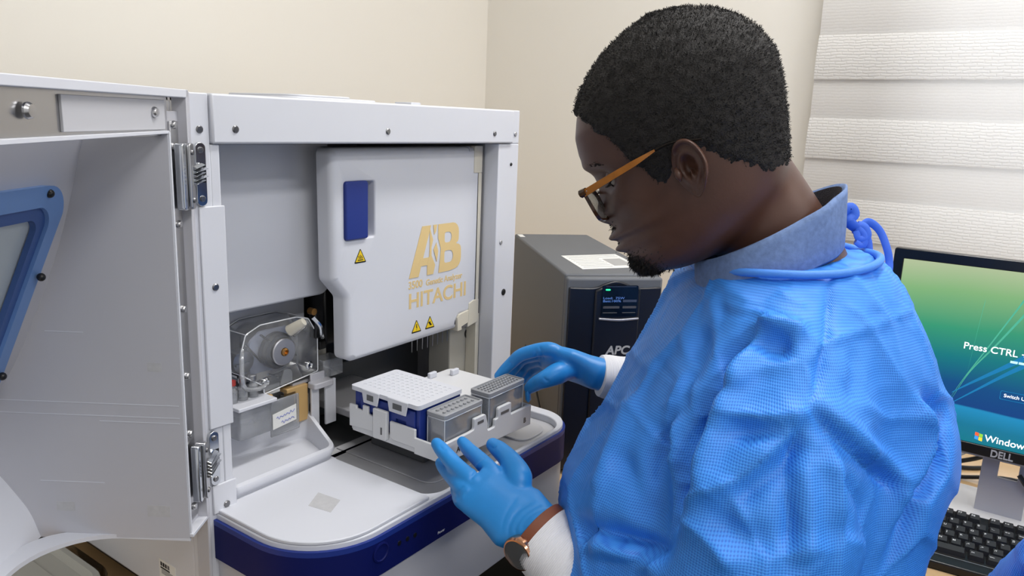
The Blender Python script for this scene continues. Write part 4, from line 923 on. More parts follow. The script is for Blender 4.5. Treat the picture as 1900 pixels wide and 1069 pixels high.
def remesh(b, vox, sm=4, lam=.5):
    """union of overlapping closed pieces as one continuous surface"""
    me = bpy.data.meshes.new('t'); me.from_pydata(b.v, [], b.f); fix_normals(me)
    o = bpy.data.objects.new('t', me); COL.objects.link(o)
    md = o.modifiers.new('r', 'REMESH'); md.mode = 'VOXEL'; md.voxel_size = vox
    dg = bpy.context.evaluated_depsgraph_get(); e = o.evaluated_get(dg).to_mesh()
    n = len(e.vertices); V = np.empty(n*3); e.vertices.foreach_get('co', V); V = V.reshape(-1, 3)
    Fc = [tuple(p_.vertices) for p_ in e.polygons]; E_ = np.empty(len(e.edges)*2, dtype=np.int64); e.edges.foreach_get('vertices', E_); E_ = E_.reshape(-1, 2)
    o.evaluated_get(dg).to_mesh_clear(); bpy.data.objects.remove(o); bpy.data.meshes.remove(me)
    V = relax(V, E_, sm, lam)
    return V, Fc, E_
def relax(V, E_, it, lam=.5):
    n = len(V); deg = np.bincount(E_.ravel(), minlength=n).astype(float)[:, None]; deg[deg == 0] = 1
    for _ in range(it):
        A = np.zeros_like(V)
        for k in range(3):
            A[:, k] = np.bincount(E_[:, 0], V[E_[:, 1], k], n) + np.bincount(E_[:, 1], V[E_[:, 0], k], n)
        V = V + lam*(A/deg - V)
    return V
def vnormals(V, Fc):
    Fq = np.array([f if len(f) == 4 else (f[0], f[1], f[2], f[2]) for f in Fc]); N = np.cross(V[Fq[:, 2]]-V[Fq[:, 0]], V[Fq[:, 3]]-V[Fq[:, 1]])
    out = np.zeros_like(V)
    for c in range(4):
        for k in range(3): out[:, k] += np.bincount(Fq[:, c], N[:, k], len(V))
    return out/(np.linalg.norm(out, axis=1, keepdims=True)+1e-12)
def npmesh(V, Fc, name, mt, parent, label=None, smooth=True):
    b = MB(); b.v = [tuple(p_) for p_ in V]; b.f = list(Fc)
    return b.build(name, mt, parent, smooth=180 if smooth else 0, label=label)
def strokes(V, Fc, E_, L, GAIN=1.0):
    """press fold lines into a cloth surface; each line is laid on the surface first, then worked along the surface normal"""
    tree = BVHTree.FromPolygons([tuple(p_) for p_ in V], Fc); O = Vector(CAM_C)
    N = vnormals(V, Fc); N = N/np.linalg.norm(N, axis=1, keepdims=True)
    for s_ in range(3):
        N = relax(N, E_, 1); N /= np.linalg.norm(N, axis=1, keepdims=True)+1e-12
    D = np.zeros(len(V))
    for pts, amp, wd, kind in L:
        cp = catmull([np.array(p_, float) for p_ in pts], 8); P3 = []
        for p_ in cp:
            hit = tree.ray_cast(O, Vector(ray(*p_)).normalized())
            if hit[0] is not None: P3.append(np.array(hit[0]))
        if len(P3) < 2: continue
        P3 = np.array(P3); m_ = np.ones(len(V), bool)
        lo, hi = P3.min(0)-wd*4, P3.max(0)+wd*4; idx = np.where(((V > lo) & (V < hi)).all(1))[0]
        if not len(idx): continue
        A = P3[:-1]; B = P3[1:]; best = np.full(len(idx), 9.); sg = np.zeros(len(idx)); tt = np.zeros(len(idx))
        for k in range(len(A)):
            ab = B[k]-A[k]; l2 = ab @ ab+1e-12; ap = V[idx]-A[k]; t = np.clip((ap @ ab)/l2, 0, 1); d = ap-t[:, None]*ab; dist = np.linalg.norm(d, axis=1)
            up = dist < best; best[up] = dist[up]; tt[up] = (k+t[up])/len(A)
            sd = np.cross(N[idx], ab); sg[up] = np.sign((d*sd).sum(1))[up]
        fade = np.minimum(1, np.minimum(tt, 1-tt)*4+.12)
        if kind == 'r': h = np.exp(-(best/wd)**1.0)                    # crisp ridge or groove
        elif kind == 's': h = np.exp(-(best/(wd*2.2))**2)*(np.tanh(sg*best/(wd*.35))*.5+.5)   # one-sided step: left side proud
        elif kind == 'w': h = np.exp(-(best/wd)**2)                    # soft roll
        D[idx] += amp*GAIN*h*fade
    return V + N*D[:, None]

PS = thing('person', 'person in blue gown, blue gloves and glasses bending over the sample tray', 'person', (.28, -.60, FLOOR))
# ---- materials
M_SKIN = mat('brown skin', S(82, 54, 43), .42, noise=(35, .10), bump=('noise', 420, .12, .0006))
M_HAIR = mat('black hair', S(26, 23, 22), .75, noise=(160, .25), bump=('noise', 700, .8, .002))
M_SHIRT = mat('blue grey chambray', S(104, 128, 172), .85, noise=(170, .16), bump=('noise', 900, .35, .0006))
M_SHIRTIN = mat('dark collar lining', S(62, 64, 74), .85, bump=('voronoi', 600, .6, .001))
M_GLOVE = mat('blue nitrile', S(38, 138, 214), .42, noise=(60, .03), bump=('noise', 260, .12, .0008))
M_CUFF = mat('white knit cuff', S(228, 228, 232), .9)
def gown_material():
    m = bpy.data.materials.new('blue nonwoven gown'); m.use_nodes = True; nt = m.node_tree; b = nt.nodes['Principled BSDF']
    tc = nt.nodes.new('ShaderNodeTexCoord')
    uv = nt.nodes.new('ShaderNodeUVMap'); uv.uv_map = 'weave'; sp = nt.nodes.new('ShaderNodeSeparateXYZ'); nt.links.new(uv.outputs[0], sp.inputs[0])
    def mth(op, a_, b_=None):
        n_ = nt.nodes.new('ShaderNodeMath'); n_.operation = op
        for i_, v_ in enumerate((a_, b_)):
            if v_ is None: continue
            if isinstance(v_, (int, float)): n_.inputs[i_].default_value = v_
            else: nt.links.new(v_, n_.inputs[i_])
        return n_.outputs[0]
    kk = 2*PI/.0046; su = mth('SINE', mth('MULTIPLY', mth('ADD', sp.outputs[0], sp.outputs[1]), kk)); sv = mth('SINE', mth('MULTIPLY', mth('SUBTRACT', sp.outputs[0], sp.outputs[1]), kk))
    dots = mth('MULTIPLY_ADD', mth('MULTIPLY', su, sv), .5); dots.node.inputs[2].default_value = .5
    cr = nt.nodes.new('ShaderNodeValToRGB'); cr.color_ramp.elements[0].position = .05; cr.color_ramp.elements[1].position = .6
    cr.color_ramp.elements[0].color = (*S(44, 108, 212), 1); cr.color_ramp.elements[1].color = (*S(66, 148, 238), 1)
    nt.links.new(dots, cr.inputs['Fac']); nt.links.new(cr.outputs['Color'], b.inputs['Base Color'])
    b.inputs['Roughness'].default_value = .48; b.inputs['Specular IOR Level'].default_value = .35
    # fine crumple: creases between irregular cells plus the embossed dots
    c1 = nt.nodes.new('ShaderNodeTexVoronoi'); c1.inputs['Scale'].default_value = 24; nt.links.new(tc.outputs['Object'], c1.inputs['Vector'])
    b1 = nt.nodes.new('ShaderNodeBump'); b1.inputs['Strength'].default_value = .22; b1.inputs['Distance'].default_value = .008; nt.links.new(c1.outputs['Distance'], b1.inputs['Height'])
    b2 = nt.nodes.new('ShaderNodeBump'); b2.inputs['Strength'].default_value = .35; b2.inputs['Distance'].default_value = .0008; nt.links.new(dots, b2.inputs['Height']); nt.links.new(b1.outputs[0], b2.inputs['Normal'])
    nt.links.new(b2.outputs[0], b.inputs['Normal']); return m
M_GOWN = gown_material()
M_TIE = mat('blue gown tie', S(52, 104, 214), .6)
def ribs(mt, scale):
    nt = mt.node_tree; b = nt.nodes['Principled BSDF']
    return mt
# ---- head, in its own frame: x to the face, y to the left ear, z to the crown
HT = .82; HP = math.radians(28); HA = math.radians(22); HS = HT/.80
face_h = -RH*math.cos(HA) + FH*math.sin(HA); hx = face_h*math.cos(HP) - ZV*math.sin(HP)
hyv = np.cross(ZV, face_h); hz = np.cross(hx, hyv); HC = dep(1263, 225, HT)
HM = np.array([hx, hyv, hz])
def hl(P): return (np.asarray(P)*HS) @ HM + HC
def hlp(x, y, z): return tuple(hl((x, y, z)))
def h_on(px, py, y):      # place in the head frame where the sight line meets the plane at side distance y
    d = HM @ ray(px, py); o = HM @ (CAM_C-HC); t = (y*HS-o[1])/d[1]; return (o+t*d)/HS
zf = [(-.142, .060), (-.136, .086), (-.128, .100), (-.115, .107), (-.104, .108), (-.097, .110), (-.090, .1085), (-.083, .112), (-.074, .108), (-.060, .106), (-.045, .104), (-.030, .101), (-.015, .104), (-.003, .110), (.012, .1125), (.030, .109), (.050, .098), (.066, .083), (.080, .064), (.092, .042), (.100, .018), (.1045, -.005)]
zbk = [(-.142, .010), (-.136, -.01), (-.128, -.035), (-.115, -.058), (-.100, -.072), (-.080, -.082), (-.055, -.090), (-.03, -.096), (0, -.102), (.025, -.104), (.045, -.099), (.065, -.087), (.080, -.072), (.092, -.052), (.100, -.034), (.1045, -.018)]
zw = [(-.142, .020), (-.136, .036), (-.128, .046), (-.115, .053), (-.100, .058), (-.080, .063), (-.055, .068), (-.03, .072), (0, .0755), (.025, .0765), (.045, .0735), (.065, .064), (.080, .051), (.092, .035), (.100, .019), (.1045, .006)]
def gs(v, c, s_): return np.exp(-((v-c)/s_)**2)
def head_pts(nz=110, na=120, off=0.0):
    zs = np.linspace(-.142, .1045, nz); zs = -.142+.2465*(1-(1-np.linspace(0, 1, nz))**1.35); out = []
    for z in zs:
        f_, b_, w_ = sample(zf, z), sample(zbk, z), sample(zw, z); xm = lerp(b_, f_, .46)
        a = np.linspace(0, 2*PI, na, endpoint=False); c, s_ = np.cos(a), np.sin(a)
        pf = 0.92 if z < -.01 else 1.0
        x = xm + np.where(c > 0, (f_-xm)*np.sign(c)*np.abs(c)**pf, (xm-b_)*c); y = w_*np.sign(s_)*np.abs(s_)**.92
        # narrower lower face in front
        if z < -.02:
            k = min(1, (-.02-z)/.09); k = k*k*(3-2*k); y = y*(1-.22*k*np.clip(c, 0, 1)**1.5)
        P = np.stack([x, y, np.full(na, z)], 1); fr = np.clip(c, 0, 1)
        ay = np.abs(y)
        d = .0045*gs(ay, .026, .022)*gs(z, -.003, .008) - .013*gs(ay, .033, .0135)*gs(z, -.026, .0125) + .004*gs(ay, .045, .018)*gs(z, -.052, .016)
        nose = np.interp(z, [-.075, -.068, -.062, -.056, -.045, -.03, -.012, .0], [0, .007, .0165, .019, .015, .0085, .003, 0]); d = d + nose*gs(y, 0, .0105 + .007*gs(z, -.060, .010))
        d = d + .006*gs(ay, .0155, .006)*gs(z, -.062, .006)
        d = d + .0100*gs(y, 0, .024)*gs(z, -.0835, .0060) + .0100*gs(y, 0, .022)*gs(z, -.0975, .0060) - .007*gs(y, 0, .026)*gs(z, -.0905, .0024) - .004*gs(y, 0, .02)*gs(z, -.107, .005)
        P[:, 0] += d*(fr > .2)*fr**.5
        out.append(P)
    return np.array(out)
HPTS = head_pts()
hb_ = MB(); hb_.loft([[tuple(q) for q in hl(r)] for r in HPTS])
# neck and shoulders in one surface with the head
neck = [(dep(1338, 292, .832), .056), (dep(1372, 340, .834), .057), (dep(1402, 386, .838), .058), (dep(1428, 430, .842), .060), (dep(1446, 478, .848), .066), (dep(1455, 530, .855), .075)]
rings = []
axs = [c for c, _ in neck]
for i, (c, rx) in enumerate(neck):
    t = axs[min(i+1, len(axs)-1)]-axs[max(i-1, 0)]; t /= np.linalg.norm(t); sx = np.cross(FH, t); sx /= np.linalg.norm(sx)
    rings.append([tuple(c+(sx*math.cos(a)*rx+FH*math.sin(a)*rx*1.05)) for a in np.linspace(0, 2*PI, 40, endpoint=False)])
hb_.loft(rings)
NB = axs[-1]                              # neck base
V, Fc, E_ = remesh(hb_, .0021, 3, .45)
lc = ((V-HC) @ HM.T)/HS; wj = np.clip((.045-lc[:, 0])/.03, 0, 1)*np.clip((-.045-lc[:, 2])/.03, 0, 1)      # ease the nape into the neck
for _ in range(45): V = V + wj[:, None]*(relax(V, E_, 1, .6)-V)
body = MB(); body.v = [tuple(p_) for p_ in V]; body.f = list(Fc)
# ---- ear: rolled rim, inner fold and hollow, set at an angle to the head
EC = h_on(1280, 312, .081)
def ear(b, side):
    nr, na = 16, 44; rr = []
    up = np.array([.05, 0, 1.]); fwd = np.array([1., 0, -.05])
    prof = [(0, -.0075), (.18, -.0072), (.34, -.004), (.46, .002), (.56, .0045), (.66, .0030), (.76, .0015), (.84, .0045), (.91, .0072), (.97, .0062), (1.0, .0025), (.985, -.0018), (.93, -.0035), (.80, -.006), (.6, -.011), (.45, -.016)]
    for r, h in prof:
        ring = []
        for k in range(na):
            a = 2*PI*k/na; ca, sa = math.cos(a), math.sin(a)
            ex = .0185*ca*(1.0 if ca < 0 else .95); ez = .0285*sa
            if sa < 0: ex *= (1-.42*(-sa)**1.6); ex += .0035*(-sa)**2
            if sa > 0: ex += -.002*sa
            hh = h
            lobe = max(0, -sa-.55)/.45
            if r < .99: hh = h*(1-lobe)+.001*lobe
            if ca > .55 and r > .5: hh = min(hh, .001+.002*(r < .75))       # front edge flows into the cheek
            x, z = ex*r, ez*r
            y = hh + (-x)*.42
            if ca > 0: y -= .004*ca*r
            ring.append(hlp(EC[0]+x+z*.05, side*(EC[1]-.006+y+.006), EC[2]+z-x*.05))
        rr.append(ring)
    b.loft(rr, True, True, False)
ear(body, 1); ear(body, -1)
tr = [hlp(EC[0]+.0125, EC[1]+.000, EC[2]-.001+k*.0035) for k in (-2, -1, 0, 1, 2)]; body.tube(tr, [.001, .003, .0042, .003, .001], 8)
# hidden trunk, arms and legs under the clothes, overlapping into the neck
TT = .87
def tp(px, py, t=TT): return dep(px, py, t)
chest = [(NB+ZV*.01, .05, .06), (tp(1440, 590), .06, .11), (tp(1430, 640), .085, .15), (tp(1400, 800), .10, .14), (tp(1380, 950), .11, .14), (tp(1370, 1150), .10, .14)]
body.loft([[tuple(c+RH*math.cos(a)*rx+FH*math.sin(a)*ry) for a in np.linspace(0, 2*PI, 24, endpoint=False)] for c, rx, ry in chest])
LSH, LEL, LWR = tp(1465, 640, .77), tp(1360, 1170, .72), tp(990, 980, .862)
RSH, REL, RWR = tp(1400, 600, 1.03), tp(1300, 720, 1.13), tp(1109, 694, 1.125)
body.tube([tuple(q) for q in catmull([LSH, LEL, LWR], 6)], [.05]*6+[.042, .04, .038, .033, .026, .020, .016], 14); body.tube([tuple(q) for q in catmull([RSH, REL, RWR], 6)], [.045]*6+[.04, .038, .036, .030, .024, .019, .015], 14)
HIP = tp(1380, 1180); HIP = np.array([HIP[0], HIP[1], .05])
for s_ in (-1, 1):
    q = HIP + FH*s_*.09
    body.tube([tuple(q), (q[0], q[1], -.30), (q[0], q[1], FLOOR+.07)], [.085, .058, .04], 14)
BD = body.build('body', M_SKIN, PS, smooth=180)
# eyes under half-closed lids
for s_ in (1, -1):
    e = MB().sphere(hlp(.0745, s_*.0335, -.0255), .0118*HS, n=16, m=10).build('eyeball', mat('eye white', S(150, 140, 132), .25), BD)
    ic = hl((.0845, s_*.0335, -.0300)); MB().lathe(tuple(ic), tuple(hx*.92-hz*.38), [(.0056, -.0015), (.0054, .0008), (.002, .0014)], 16).build('iris', mat('dark iris', S(24, 16, 12), .2), e)
    lid = MB(); lr = []
    for k in range(9):
        a = lerp(-.45, 1.75, k/8); lr.append([hlp(.0745+.0131*math.cos(a)*math.cos(b_), s_*.0335+.0131*math.sin(b_), -.0255+.0131*math.sin(a)*math.cos(b_)) for b_ in np.linspace(-1.35, 1.35, 12)])
    lid.loft(lr, False, False, False); lid.build('eyelid', M_SKIN, BD)
    ls = MB()
    for k in range(16):
        b_ = lerp(-1.2, 1.2, k/15); p0 = np.array((.0745+.0133*math.cos(-.45)*math.cos(b_), s_*.0335+.0133*math.sin(b_), -.0255+.0133*math.sin(-.45)*math.cos(b_))); d = np.array((.0055*math.cos(b_), s_*.004*math.sin(b_), -.0018))
        ls.tube([hlp(*p0), hlp(*(p0+d*.6)), hlp(*(p0+d+np.array([0, 0, .0012])))], [.0004, .0003, .0001], 3)
    o = ls.build('eyelashes', M_HAIR, BD, smooth=0); o['kind'] = 'stuff'
    # eyebrow: a low patch of short hairs
    eb = MB()
    for k in range(70):
        u_ = RNG.random(); yy = lerp(.014, .050, u_); zz = -.006+.006*math.sin(u_*PI)*.7-.004*u_+RNG.normal(0, .0016); 
        xx = sample(zf, zz)-.0015-.9*yy*yy/.075*.85
        p0 = np.array((xx, s_*yy, zz)); eb.tube([hlp(*p0), hlp(xx+.0025, s_*(yy+.004), zz+.001)], [.0006, .0002], 3)
    o = eb.build('eyebrow', M_HAIR, BD, smooth=0); o['kind'] = 'stuff'
# ---- hair: cropped cap rising out of the scalp at the hairline, with short curls
hair_line = [(-.12, -.088), (-.09, -.090), (-.062, -.083), (-.046, -.070), (-.038, -.062), (-.026, -.046), (-.010, -.038), (.008, -.040), (.018, -.050), (.030, -.052), (.042, -.034), (.054, -.006), (.062, .012), (.074, .028), (.086, .044), (.095, .052), (.12, .054)]
def hair_mask(P):
    z0 = sample(hair_line, P[:, 0]); z0 = np.where((np.abs(P[:, 1]) < .045) & (P[:, 0] > .05), np.maximum(z0, .050), z0)
    nz = (vnoise(P, 90, 3)-.5)*.012 + (vnoise(P, 240, 5)-.5)*.006
    return (P[:, 2]-z0+nz)
HP2 = head_pts(120, 180); sh = HP2.shape; Q = HP2.reshape(-1, 3).copy()
cen = np.array([-.002, 0, .01]); dirs = Q-cen; dirs /= np.linalg.norm(dirs, axis=1, keepdims=True)
mk = np.clip(hair_mask(Q)/.016, -1, 1); thick = .0075*np.clip((Q[:, 2]+.10)/.12, .30, 1)
offs = np.where(mk > 0, thick*mk**.6, mk*.006) - .0010
offs += (mk > 0)*((vnoise(Q, 330, 1)-.5)*.0028 + (vnoise(Q, 170, 2)-.5)*.0022)
Q2 = hl(Q + dirs*offs[:, None]).reshape(sh)
hm = MB(); hm.loft([[tuple(q) for q in r] for r in Q2], True, False, True)
Qh = (Q + dirs*offs[:, None])[mk > .25]; Dh = dirs[mk > .25]
sel = RNG.integers(0, len(Qh), 26000)
vv = []; ff = []
for i in sel:
    p0 = Qh[i] + RNG.normal(0, .0008, 3); d = Dh[i]+RNG.normal(0, .55, 3); d /= np.linalg.norm(d); ln = .0012+.0022*RNG.random()
    a = np.cross(d, RNG.normal(0, 1, 3)); a /= np.linalg.norm(a)+1e-9; c = np.cross(d, a); r = .00038
    mid = p0+d*ln*.6; tip = p0 + d*ln*.9 + a*ln*.5
    k = len(vv); vv += [p0+a*r, p0-a*r*.5+c*r*.87, p0-a*r*.5-c*r*.87, mid+a*r*.8, mid-a*r*.8, tip]
    ff += [(k, k+1, k+4, k+3), (k+1, k+2, k+4), (k+2, k, k+3, k+4), (k+3, k+4, k+5)]
hm.add([tuple(q) for q in hl(np.array(vv))], ff)
hm.build('hair', M_HAIR, PS, smooth=180, label='short cropped black hair')
# goatee and faint sideburn: short hairs growing from the skin
Qb = HP2.reshape(-1, 3)
bw = gs(Qb[:, 0], .098, .020)*gs(np.abs(Qb[:, 1]), 0, .030)*gs(Qb[:, 2], -.126, .012) + .25*gs(Qb[:, 0], .108, .006)*gs(np.abs(Qb[:, 1]), .015, .012)*gs(Qb[:, 2], -.074, .003)
bw = bw*(Qb[:, 0] > .045)
pr_ = bw/bw.sum(); sel = RNG.choice(len(Qb), 5200, p=pr_)
cb = np.array([.03, 0, -.08]); vv = []; ff = []
for i in sel:
    p0 = Qb[i]+RNG.normal(0, .0012, 3); d = p0-cb; d /= np.linalg.norm(d); d += RNG.normal(0, .4, 3)+np.array([.2, 0, -.5]); d /= np.linalg.norm(d); ln = (.003+.005*RNG.random())*min(1, .35+bw[i]*1.2)
    a = np.cross(d, RNG.normal(0, 1, 3)); a /= np.linalg.norm(a)+1e-9; c = np.cross(d, a); r = .0005; mid = p0+d*ln*.6+a*ln*.2; tip = p0+d*ln
    k = len(vv); vv += [p0+a*r, p0-a*r*.5+c*r*.87, p0-a*r*.5-c*r*.87, mid+a*r*.7, mid-a*r*.7, tip]; ff += [(k, k+1, k+4, k+3), (k+1, k+2, k+4), (k+2, k, k+3, k+4), (k+3, k+4, k+5)]
g = MB(); g.add([tuple(q) for q in hl(np.array(vv))], ff); o = g.build('goatee', M_HAIR, PS, smooth=0); o['kind'] = 'stuff'
# ---- glasses
GL = thing('tmp', None, None); GL.name = 'glasses'; GL.parent = PS; GL.location = tuple(hl((.10, 0, -.03))-np.array(PS.location)); GL['label'] = 'brown and amber framed glasses'
M_TORT = mat('dark tortoiseshell', S(58, 34, 20), .2, noise=(150, .5)); M_AMB = mat('amber acetate', S(158, 98, 32), .2, noise=(60, .2)); M_WIRE = mat('dark wire', S(40, 36, 34), .25, .6)
hg = h_on(1082, 358, .070)             # hinge corner
ZT, ZB = hg[2]+.004, hg[2]-.036
def lens_pt(y, z, h=0):               # gently wrapped, tilted lens plane
    return hlp(hg[0]+.0055-(abs(y)/.07)**2*.006+(z-hg[2])*.10+h, y, z)
for s_ in (1, -1):
    oo = rpoly([(s_*.010, ZT-.004, .008), (s_*.070, ZT, .006), (s_*.067, ZB+.004, .014), (s_*.016, ZB, .014)], 6); ii = [((q[0]-s_*.0395)*.90+s_*.0395, (q[1]-(ZT+ZB)/2)*.875+(ZT+ZB)/2) for q in oo]
    rb_ = MB(); n_ = len(oo)
    rb_.loft([[lens_pt(*q, .0018) for q in oo], [lens_pt(*q, .0018) for q in ii], [lens_pt(*q, -.0018) for q in ii], [lens_pt(*q, -.0018) for q in oo], [lens_pt(*q, .0018) for q in oo]], True, False, False)
    rb_.build('rim', M_TORT, GL, smooth=40)
    ln = MB(); ln.loft([[lens_pt(*q, .0006) for q in ii], [lens_pt(*q, -.0006) for q in ii]]); ln.build('lens', clear_mat('lens', (.86, .90, .84), .10, .02, .6), GL, smooth=40)
    tpts = [h_on(1084, 359, .071), h_on(1130, 331, .0775), h_on(1180, 301, .081), h_on(1215, 279, .0825), h_on(1250, 264, .083), h_on(1302, 258, .080)]
    tpts = [np.array((q[0], s_*q[1], q[2])) for q in tpts]
    tb_ = MB(); cp = catmull(tpts[:4], 6); wds = np.interp(np.arange(len(cp)), [0, len(cp)*.6, len(cp)-1], [.0036, .0030, .0011])
    rr = []
    for q, w_ in zip(cp, wds):
        rr.append([hlp(q[0], q[1]-.0014*s_, q[2]-w_), hlp(q[0], q[1]+.0014*s_, q[2]-w_), hlp(q[0], q[1]+.0014*s_, q[2]+w_), hlp(q[0], q[1]-.0014*s_, q[2]+w_)])
    tb_.loft(rr); tb_.build('temple', M_AMB, GL, smooth=40)
    MB().tube([hlp(*q) for q in catmull(tpts[2:], 6)], .0014*HS, 8).build('temple_tip', M_WIRE, GL)
    MB().tube([hlp(hg[0]+.003, s_*.0685, hg[2]), hlp(hg[0]-.004, s_*.071, hg[2])], [.0046, .0042], 8).build('end_piece', M_TORT, GL)
    for k in (0, 1): MB().sphere(hlp(hg[0]-.005-.005*k, s_*.0728, hg[2]+.0012*k), .0008, n=8, m=5).build('rivet', M_CHROME, GL)
MB().tube([lens_pt(.012, ZT-.008), lens_pt(0, ZT-.005, .002), lens_pt(-.012, ZT-.008)], .002, 8).build('bridge', M_TORT, GL)
# ---- shirt collar: stand and turned-down leaf around the neck
CC = tp(1428, 418, .835); ca_ = (tp(1300, 490, .835)-tp(1562, 346, .835))/2; cb_ = FH*.078-ZV*.009
def cring(sc_a, sc_b, dz, n=72, gap=.0):
    out = []
    for k in range(n):
        a = 2*PI*k/n; out.append(CC + ca_*math.cos(a)*sc_a + cb_*math.sin(a)*sc_b + ZV*dz(a) if callable(dz) else CC + ca_*math.cos(a)*sc_a + cb_*math.sin(a)*sc_b + ZV*dz)
    return [tuple(p_) for p_ in out]
cl = MB(); wav = lambda A, B: (lambda a: A + B*math.cos(a))
cl.loft([cring(.93, .90, -.045), cring(.95, .93, -.002), cring(.975, .965, .004), cring(1.0, 1.0, .003), cring(1.015, 1.03, -.004), cring(1.03, 1.06, wav(-.034, .006)), cring(1.035, 1.075, wav(-.052, .010)), cring(1.01, 1.045, wav(-.055, .010)), cring(.99, 1.02, -.03)], True, False, False)
vcol = cl
Vc = np.array(cl.v); nzv = (vnoise(Vc, 28, 4)-.5)*.007+(vnoise(Vc, 70, 6)-.5)*.002
outw = Vc-CC; outw[:, 2] = 0; outw /= np.linalg.norm(outw, axis=1, keepdims=True); cl.v = [tuple(p_) for p_ in Vc+outw*nzv[:, None]]
CLo = cl.build('shirt_collar', M_SHIRT, PS, smooth=180, label='blue grey shirt collar')
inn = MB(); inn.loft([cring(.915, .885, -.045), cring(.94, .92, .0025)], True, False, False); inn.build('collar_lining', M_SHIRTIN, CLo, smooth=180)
# ---- gown
left = [(470, 1330), (497, 1310), (503, 1290), (520, 1272), (560, 1252), (600, 1228), (650, 1196), (700, 1168), (760, 1134), (830, 1090), (890, 1052), (950, 1036), (1010, 1034), (1069, 1040), (1150, 1060), (1300, 1090)]
right = [(470, 1560), (497, 1560), (503, 1590), (520, 1612), (560, 1644), (600, 1670), (650, 1694), (700, 1714), (740, 1724), (800, 1720), (850, 1706), (890, 1690), (950, 1672), (1010, 1655), (1069, 1640), (1150, 1630), (1300, 1620)]
gown = MB(); rings = []
fd = [(470, .085), (497, .106), (503, .126), (530, .142), (580, .154), (650, .165), (760, .170), (900, .172), (1069, .175), (1300, .18)]
for py in (497, 503, 512, 526, 545, 570, 600, 640, 690, 740, 800, 860, 920, 980, 1040, 1110, 1200, 1300):
    xl, xr = sample(left, py), sample(right, py); A = tp(xl, py); B = tp(xr, py); c = (A+B)/2; hw = np.linalg.norm(B-A)/2*.985; hd = sample(fd, py); ring = []
    for a in np.linspace(0, 2*PI, 56, endpoint=False):
        ca, sa = math.cos(a), math.sin(a); e = .80
        ring.append(c + RH*(np.sign(ca)*abs(ca)**e*hw) + FH*(np.sign(sa)*abs(sa)**e*hd) + ZV*((.020*max(0, ca+.15)**1.6+.018*max(0, -sa))*float(np.interp(py, [512, 640], [1, 0]))))
    rings.append(ring)
GRINGS = list(rings); last = rings[-1]
for dz, sc in ((-.20, 1.02), (-.40, 1.06)):
    c = np.mean(last, 0); rings.append([c+(p_-c)*sc+ZV*dz for p_ in last])
gown.loft([[tuple(p_) for p_ in r] for r in rings])
# sleeves
sl = catmull([tp(1485, 610, .80), tp(1462, 670, .762), tp(1448, 770, .742), tp(1425, 900, .728), tp(1395, 1060, .715), tp(1345, 1200, .72), tp(1235, 1185, .755), tp(1140, 1120, .80), tp(1072, 1056, .835)], 5)
sr = np.interp(np.linspace(0, 1, len(sl)), [0, .12, .25, .4, .55, .65, .78, .9, 1], [.055, .074, .086, .090, .084, .074, .062, .052, .044]); gown.tube([tuple(q) for q in sl], list(sr), 24)
sl2 = catmull([tp(1440, 570, .97), tp(1395, 640, 1.04), tp(1320, 740, 1.12), tp(1230, 725, 1.145), tp(1175, 705, 1.135)], 6); gown.tube([tuple(q) for q in sl2], list(np.linspace(.075, .045, len(sl2))), 20)
V, Fc, E_ = remesh(gown, .0043, 40, .6)
N = vnormals(V, Fc)
# slack, crumpled cloth: broad soft hollows and sharper ridges running down the body
PV = V*np.array([1, 1, .55]); rid = 1-np.abs(2*vnoise(PV, 11, 8)-1); rid2 = 1-np.abs(2*vnoise(V*np.array([1, 1, .8]), 24, 9)-1)
from mathutils.kdtree import KDTree
def creases(V, cell, amp, wd, seed):
    """network of sharp creases between irregular flat facets"""
    r = np.random.default_rng(seed); lo, hi = V.min(0), V.max(0); n = int(np.prod(hi-lo)/cell**3)+8
    Pn = lo+(hi-lo)*r.random((n, 3)); A_ = r.normal(0, 1, (n, 3)); kd = KDTree(n)
    for i, q in enumerate(Pn): kd.insert(q, i)
    kd.balance(); f1 = np.empty(len(V)); f2 = np.empty(len(V)); ci = np.empty(len(V), dtype=np.int64)
    for i, q in enumerate(V):
        a_, b_ = kd.find_n(q, 2); f1[i] = a_[2]; f2[i] = b_[2]; ci[i] = a_[1]
    e = np.exp(-(f2-f1)/wd)
    return amp*(.55*e + ((V-Pn[ci])*A_[ci]).sum(1)/cell*.35*(1-e))
V = V + N*((rid-.6)*.0035 + (rid2-.6)*.0012 + (vnoise(PV, 5, 2)-.5)*.008 + creases(V, .10, .0085, .005, 3) + creases(V, .045, .0020, .003, 5))[:, None]
V = relax(V, E_, 1, .35)
